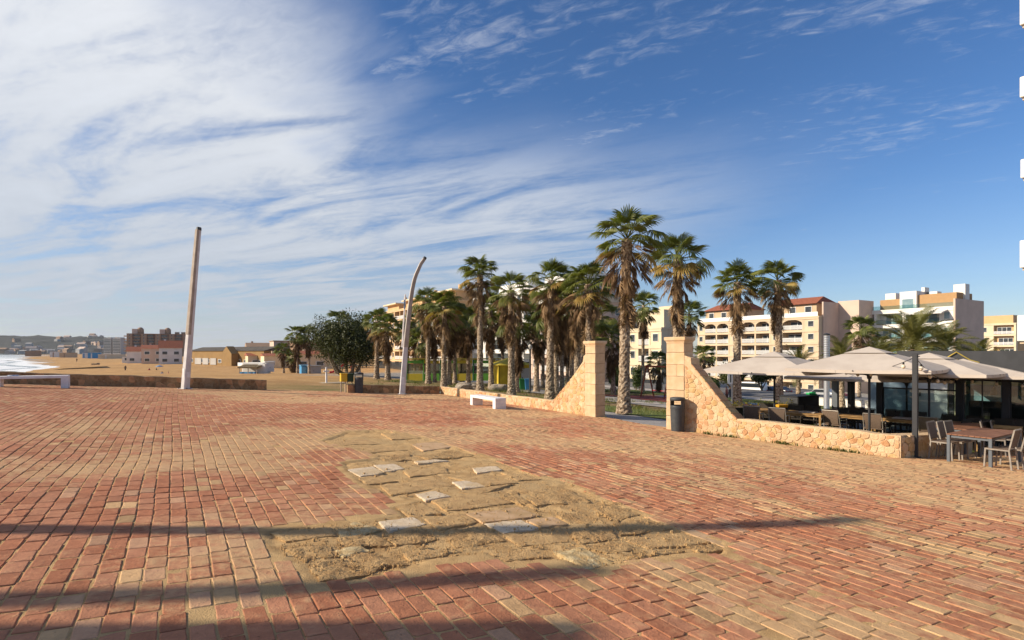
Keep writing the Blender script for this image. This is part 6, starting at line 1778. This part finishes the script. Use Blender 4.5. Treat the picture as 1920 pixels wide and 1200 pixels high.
# gold line sign on the fascia: a peaked star outline
M_GOLD = pm('gold_metal', (.62, .46, .10, 1), (.50, .36, .07, 1), 6, .3, metal=.6)
gx0 = 4.42
sg = thing('gold_sign', 'gold line emblem of zigzag peaks mounted on the dark fascia', 'sign', (Q.x, Q.y, zg), AW)
def gp(x, z): return (gx0 + x, -.20, ztop - .84 + z)
for nm, pts in (('peak', [(-.62, .30), (-.62, .44), (-.40, .52), (-.02, .80), (.36, .52), (.60, .44), (.60, .30)]), ('zigzag', [(-.66, .36), (-.40, .28), (-.30, .46), (-.06, .34), (.0, .55), (.10, .34), (.32, .46), (.42, .28), (.66, .36)]), ('base_line', [(-.5, .22), (-.2, .30), (0, .22), (.2, .30), (.5, .22)])):
    part(nm, MB().tube([gp(*p) for p in pts], .022, 6), M_GOLD, sg)
cw = Vector((math.cos(AW), math.sin(AW), 0)); 
def pvp(x, y, z): return Vector((Q.x, Q.y, zg)) + cw * x + Vector((-cw.y, cw.x, 0)) * y + Vector((0, 0, z))
lights('bulb string running from the black post to the pavilion middle post', top_p, pvp(4.45, -.15, ztop - .8), .35, 6)
lights('bulb string running from the black post towards the gate parasol', top_p, TP(1560, 21) + Vector((0, 0, 2.45)), .3, 6)
lights('bulb string along the pavilion beam behind the right parasol', pvp(4.45, -.25, ztop - .9), pvp(9, -.25, ztop - .9), .15, 7)

# black counter box and planter
P_ = TP(1497, 23.2)
r_ = thing('counter_box', 'tall black square counter box on the terrace', 'counter', P_, A2)
part('body', MB().box((.72, .42, .55), (1.45, .85, 1.16)), M_BLACK, r_, bevel=.01); part('lit_side', MB().box((-.012, .42, .55), (.03, .80, 1.12)), M_CHAR, r_); part('top', MB().box((.72, .42, 1.145), (1.5, .9, .04)), M_BLACK, r_, bevel=.005)  # sunlit side is painted as a lighter charcoal panel
o = thing('napkin_stack', 'bright green folded cloth on the black counter box', 'cloth', P_ + Vector((.9, .7, 1.165)), .3); part('cloth', MB().box((0, 0, .05), (.42, .2, .08), ry=.1).box((.08, .02, .10), (.24, .16, .06)), pm('bright_green', (.03, .34, .11, 1), None, 6, .7), o, bevel=.02)
pa = TP(1358, 22.6); pb3 = TP(1486, 23.4)
d_ = flat(pb3) - flat(pa); L_ = d_.length
r_ = thing('planter', 'long black planter box with yellow-green plants behind the chairs', 'planter', (pa + pb3) / 2, math.atan2(d_.y, d_.x))
part('trough', MB().box((0, 0, .30), (L_, .45, .70)), M_BLACK, r_, bevel=.01); part('rim', MB().box((0, 0, .66), (L_ + .04, .49, .04)), M_BLACK, r_)
part('soil', MB().box((0, 0, .685), (L_ - .06, .40, .02)), M_BARK, r_)
M_YLEAF = leafmat('yellow_leaf', (.10, .12, .02, 1), (.40, .30, .02, 1), .5, .2, 1)
for i in range(9):
    rr = random.Random(i + 50); mb = MB(); x0 = -L_ / 2 + L_ * (i + .5) / 9
    for _ in range(46):
        c_ = Vector((x0 + rr.gauss(0, .10), rr.gauss(0, .08), .70 + abs(rr.gauss(0, .12)))); a = rr.uniform(0, 6.28); d2 = Vector((math.cos(a), math.sin(a), rr.uniform(-.2, .7))) * .06; s2 = Vector((-math.sin(a), math.cos(a), 0)) * .025
        mb.add([c_ - d2, c_ + s2, c_ + d2, c_ - s2], [(0, 1, 2, 3)])
    part('plant', mb, M_YLEAF, r_)
P_ = TP(1466, 22.9); P_.z += .70
o = part('cushion', MB().box((0, 0, .06), (.44, .22, .12)), pm('amber_cloth', (.60, .30, .02, 1), None, 5, .8), None, bevel=.04, seg=2); o.location = P_; o.rotation_euler = (0, 0, .2); tag(o, 'amber yellow cushion lying on the black planter', 'cushion')
# silver flue behind
P_ = D(1550, 40)
r_ = thing('flue_pipe', 'ribbed silver flue pipe rising above the parasols', 'pipe', P_, 0)
zt_ = EYE - (629 - 660) / F * 40 - P_.z
prof = [(.19, 0)]
z = zt_ - 3.2
while z < zt_: prof += [(.185, z), (.205, z + .03), (.205, z + .06), (.185, z + .09)]; z += .16
prof += [(.19, zt_)]
part('pipe', MB().lathe(prof, 18), pm('galvanised', (.55, .56, .58, 1), None, 6, .35, metal=.7), r_); part('rain_cap', MB().lathe([(.22, zt_ + .02), (.23, zt_ + .1), (.05, zt_ + .16)], 16), M_DARK, r_)

# ================================================================== PEOPLE (far off)
def person(label, P, rz, top_c, leg_c, sit=False, skin=(.35, .20, .13), group='people on the beach', bent=0.0):
    """one continuous skinned body, standing or seated"""
    v = []; e = []; rad = []
    def add(p, r_, par=None):
        v.append(Vector(p)); rad.append(r_)
        if par is not None: e.append((par, len(v) - 1))
        return len(v) - 1
    hz = .92 if not sit else .16
    pel = add((0, 0, hz), .15); ch = add((0, .02 + bent, hz + .30), .16, pel); sh = add((0, .03 + bent * 1.4, hz + .48), .13, ch); nk = add((0, .04 + bent * 1.6, hz + .57), .06, sh); hd = add((0, .06 + bent * 1.8, hz + .68), .095, nk); tp_ = add((0, .06 + bent * 1.8, hz + .78), .085, hd)
    for s in (-1, 1):
        if sit: k = add((s * .12, .42, hz + .22), .075, pel); a = add((s * .13, .62, .05), .05, k); f_ = add((s * .13, .80, .04), .04, a)
        else: k = add((s * .11, .03 * s, .48), .075, pel); a = add((s * .12, -.04 * s, .08), .05, k); f_ = add((s * .12, .12, .03), .04, a)
        s0 = add((s * .20, .02 + bent * 1.3, hz + .46), .065, sh); el = add((s * .27, -.03 + bent, hz + .20), .048, s0); wr = add((s * .25, .12 + bent, hz + .0), .035, el); hn = add((s * .245, .16 + bent, hz - .08), .04, wr)
    me = bpy.data.meshes.new('body'); me.from_pydata([tuple(p) for p in v], e, [])
    o = bpy.data.objects.new('person', me); C.objects.link(o)
    sk = o.modifiers.new('skin', 'SKIN'); sk.use_smooth_shade = True
    for i, r_ in enumerate(rad): me.skin_vertices[0].data[i].radius = (r_, r_ * .85)
    me.skin_vertices[0].data[0].use_root = True
    o.modifiers.new('sub', 'SUBSURF').levels = 1
    nm = 'cloth_%d_%d' % (int(sum(top_c) * 1000), int(sum(leg_c) * 1000))
    if nm not in MATS:
        mt = bpy.data.materials.new(nm); mt.use_nodes = True; g = NG(mt.node_tree); b = g.n['Principled BSDF']
        sp_ = g.new('ShaderNodeSeparateXYZ'); g.l.new(g.new('ShaderNodeTexCoord').outputs['Object'], sp_.inputs[0])
        z_ = sp_.outputs[2]
        c_ = g.mix(g.m('GREATER_THAN', z_, hz + .04), (*leg_c, 1), (*top_c, 1)); c_ = g.mix(g.m('GREATER_THAN', z_, hz + .55), c_, (*skin, 1)); c_ = g.mix(g.m('GREATER_THAN', z_, hz + .74), c_, (.04, .025, .015, 1))
        g.put(b.inputs['Base Color'], c_); b.inputs['Roughness'].default_value = .85; MATS[nm] = mt
    me.materials.append(MATS[nm]); o.location = P; o.rotation_euler = (0, 0, rz)
    tag(o, label, 'person', group)
    return o
def BP(px, Y, py): return D(px, Y, py)
person('person in dark clothes standing on the beach beyond the wall', BP(235, 146, 697.5), .3, (.02, .02, .03), (.03, .03, .04))
person('person in red bending on the sand beyond the wall', BP(280, 150, 696.5), 1.4, (.38, .05, .06), (.30, .14, .10), True)
person('person in dark top sitting under the blue beach parasol', BP(293, 152, 696), -1.2, (.05, .05, .06), (.25, .15, .10), True)
person('sunbather in blue sitting nearest the low wall', BP(304, 100, 706), 1.0, (.10, .28, .48), (.30, .18, .12), True)
person('sunbather in orange sitting beside the one in blue', BP(315, 100, 706.5), -.6, (.45, .16, .09), (.30, .18, .12), True)
person('person walking near the shore far to the left', BP(144, 250, 679), .2, (.06, .04, .03), (.05, .04, .03))
person('person in blue sitting behind the left gate pier', BP(1151, 60, 742), 2.8, (.03, .10, .45), (.25, .05, .06), True, group='people inland')
person('person in red beside the one in blue behind the gate', BP(1146, 61, 743), 2.0, (.40, .05, .07), (.3, .25, .25), True, group='people inland')
person('person in reddish top walking behind the white sign', BP(1363, 56, 757), 1.2, (.33, .10, .08), (.12, .06, .05), group='people inland')
person('person in dark clothes beside the palm behind the sign', BP(1370, 57, 757), 2.0, (.05, .05, .07), (.05, .05, .07), group='people inland')
P_ = BP(299, 152, 697)
r_ = thing('beach_parasol', 'small blue beach parasol stuck in the sand', 'beach parasol', P_)
part('canopy', MB().lathe([(.02, 1.75), (.5, 1.62), (.95, 1.38), (.93, 1.36), (.5, 1.58)], 12), M_BLUE, r_, smooth=True); part('pole', MB().tube([(0, 0, 0), (0, 0, 1.75)], .025, 6), M_FRAME, r_)
P_ = BP(179, 200, 684); o = part('driftwood', MB().box((0, 0, .25), (2.4, .6, .5), rz=.3).box((.8, .2, .35), (.9, .5, .7), rz=.8), M_BARK, None, bevel=.12, seg=2); o.location = P_; tag(o, 'dark heap of driftwood lying on the far sand', 'driftwood')
P_ = BP(150, 172, 694); o = part('seaweed_bank', MB().prism([(-9, 0), (-5, .5), (1, .8), (6, 1.1), (9, 0)], (1, 0, 0), (0, 0, 1), (0, 3, 0)), pm('dry_seaweed', (.07, .05, .03, 1), (.11, .075, .04, 1), 2, .95), None); o.location = P_; tag(o, 'dark bank of seaweed at the water edge behind the low wall', 'seaweed')

# ------------------------------------------------------------------ sea haze between here and the far hill
hb = MB().box((-300, 2400, 60), (8000, 5400, 140))
hz_o = part('haze', hb, None, None)
hz_o['kind'] = 'stuff'; hz_o['label'] = 'thin pale sea haze softening the far shore'; hz_o['category'] = 'haze'
mt = bpy.data.materials.new('haze_air'); mt.use_nodes = True
g = NG(mt.node_tree); g.n.remove(g.n['Principled BSDF'])
pv_ = g.new('ShaderNodeVolumePrincipled')
pv_.inputs['Color'].default_value = (.80, .86, .95, 1); pv_.inputs['Density'].default_value = .00005; pv_.inputs['Anisotropy'].default_value = .2
g.l.new(pv_.outputs[0], g.n['Material Output'].inputs['Volume'])
hz_o.data.materials.append(mt)
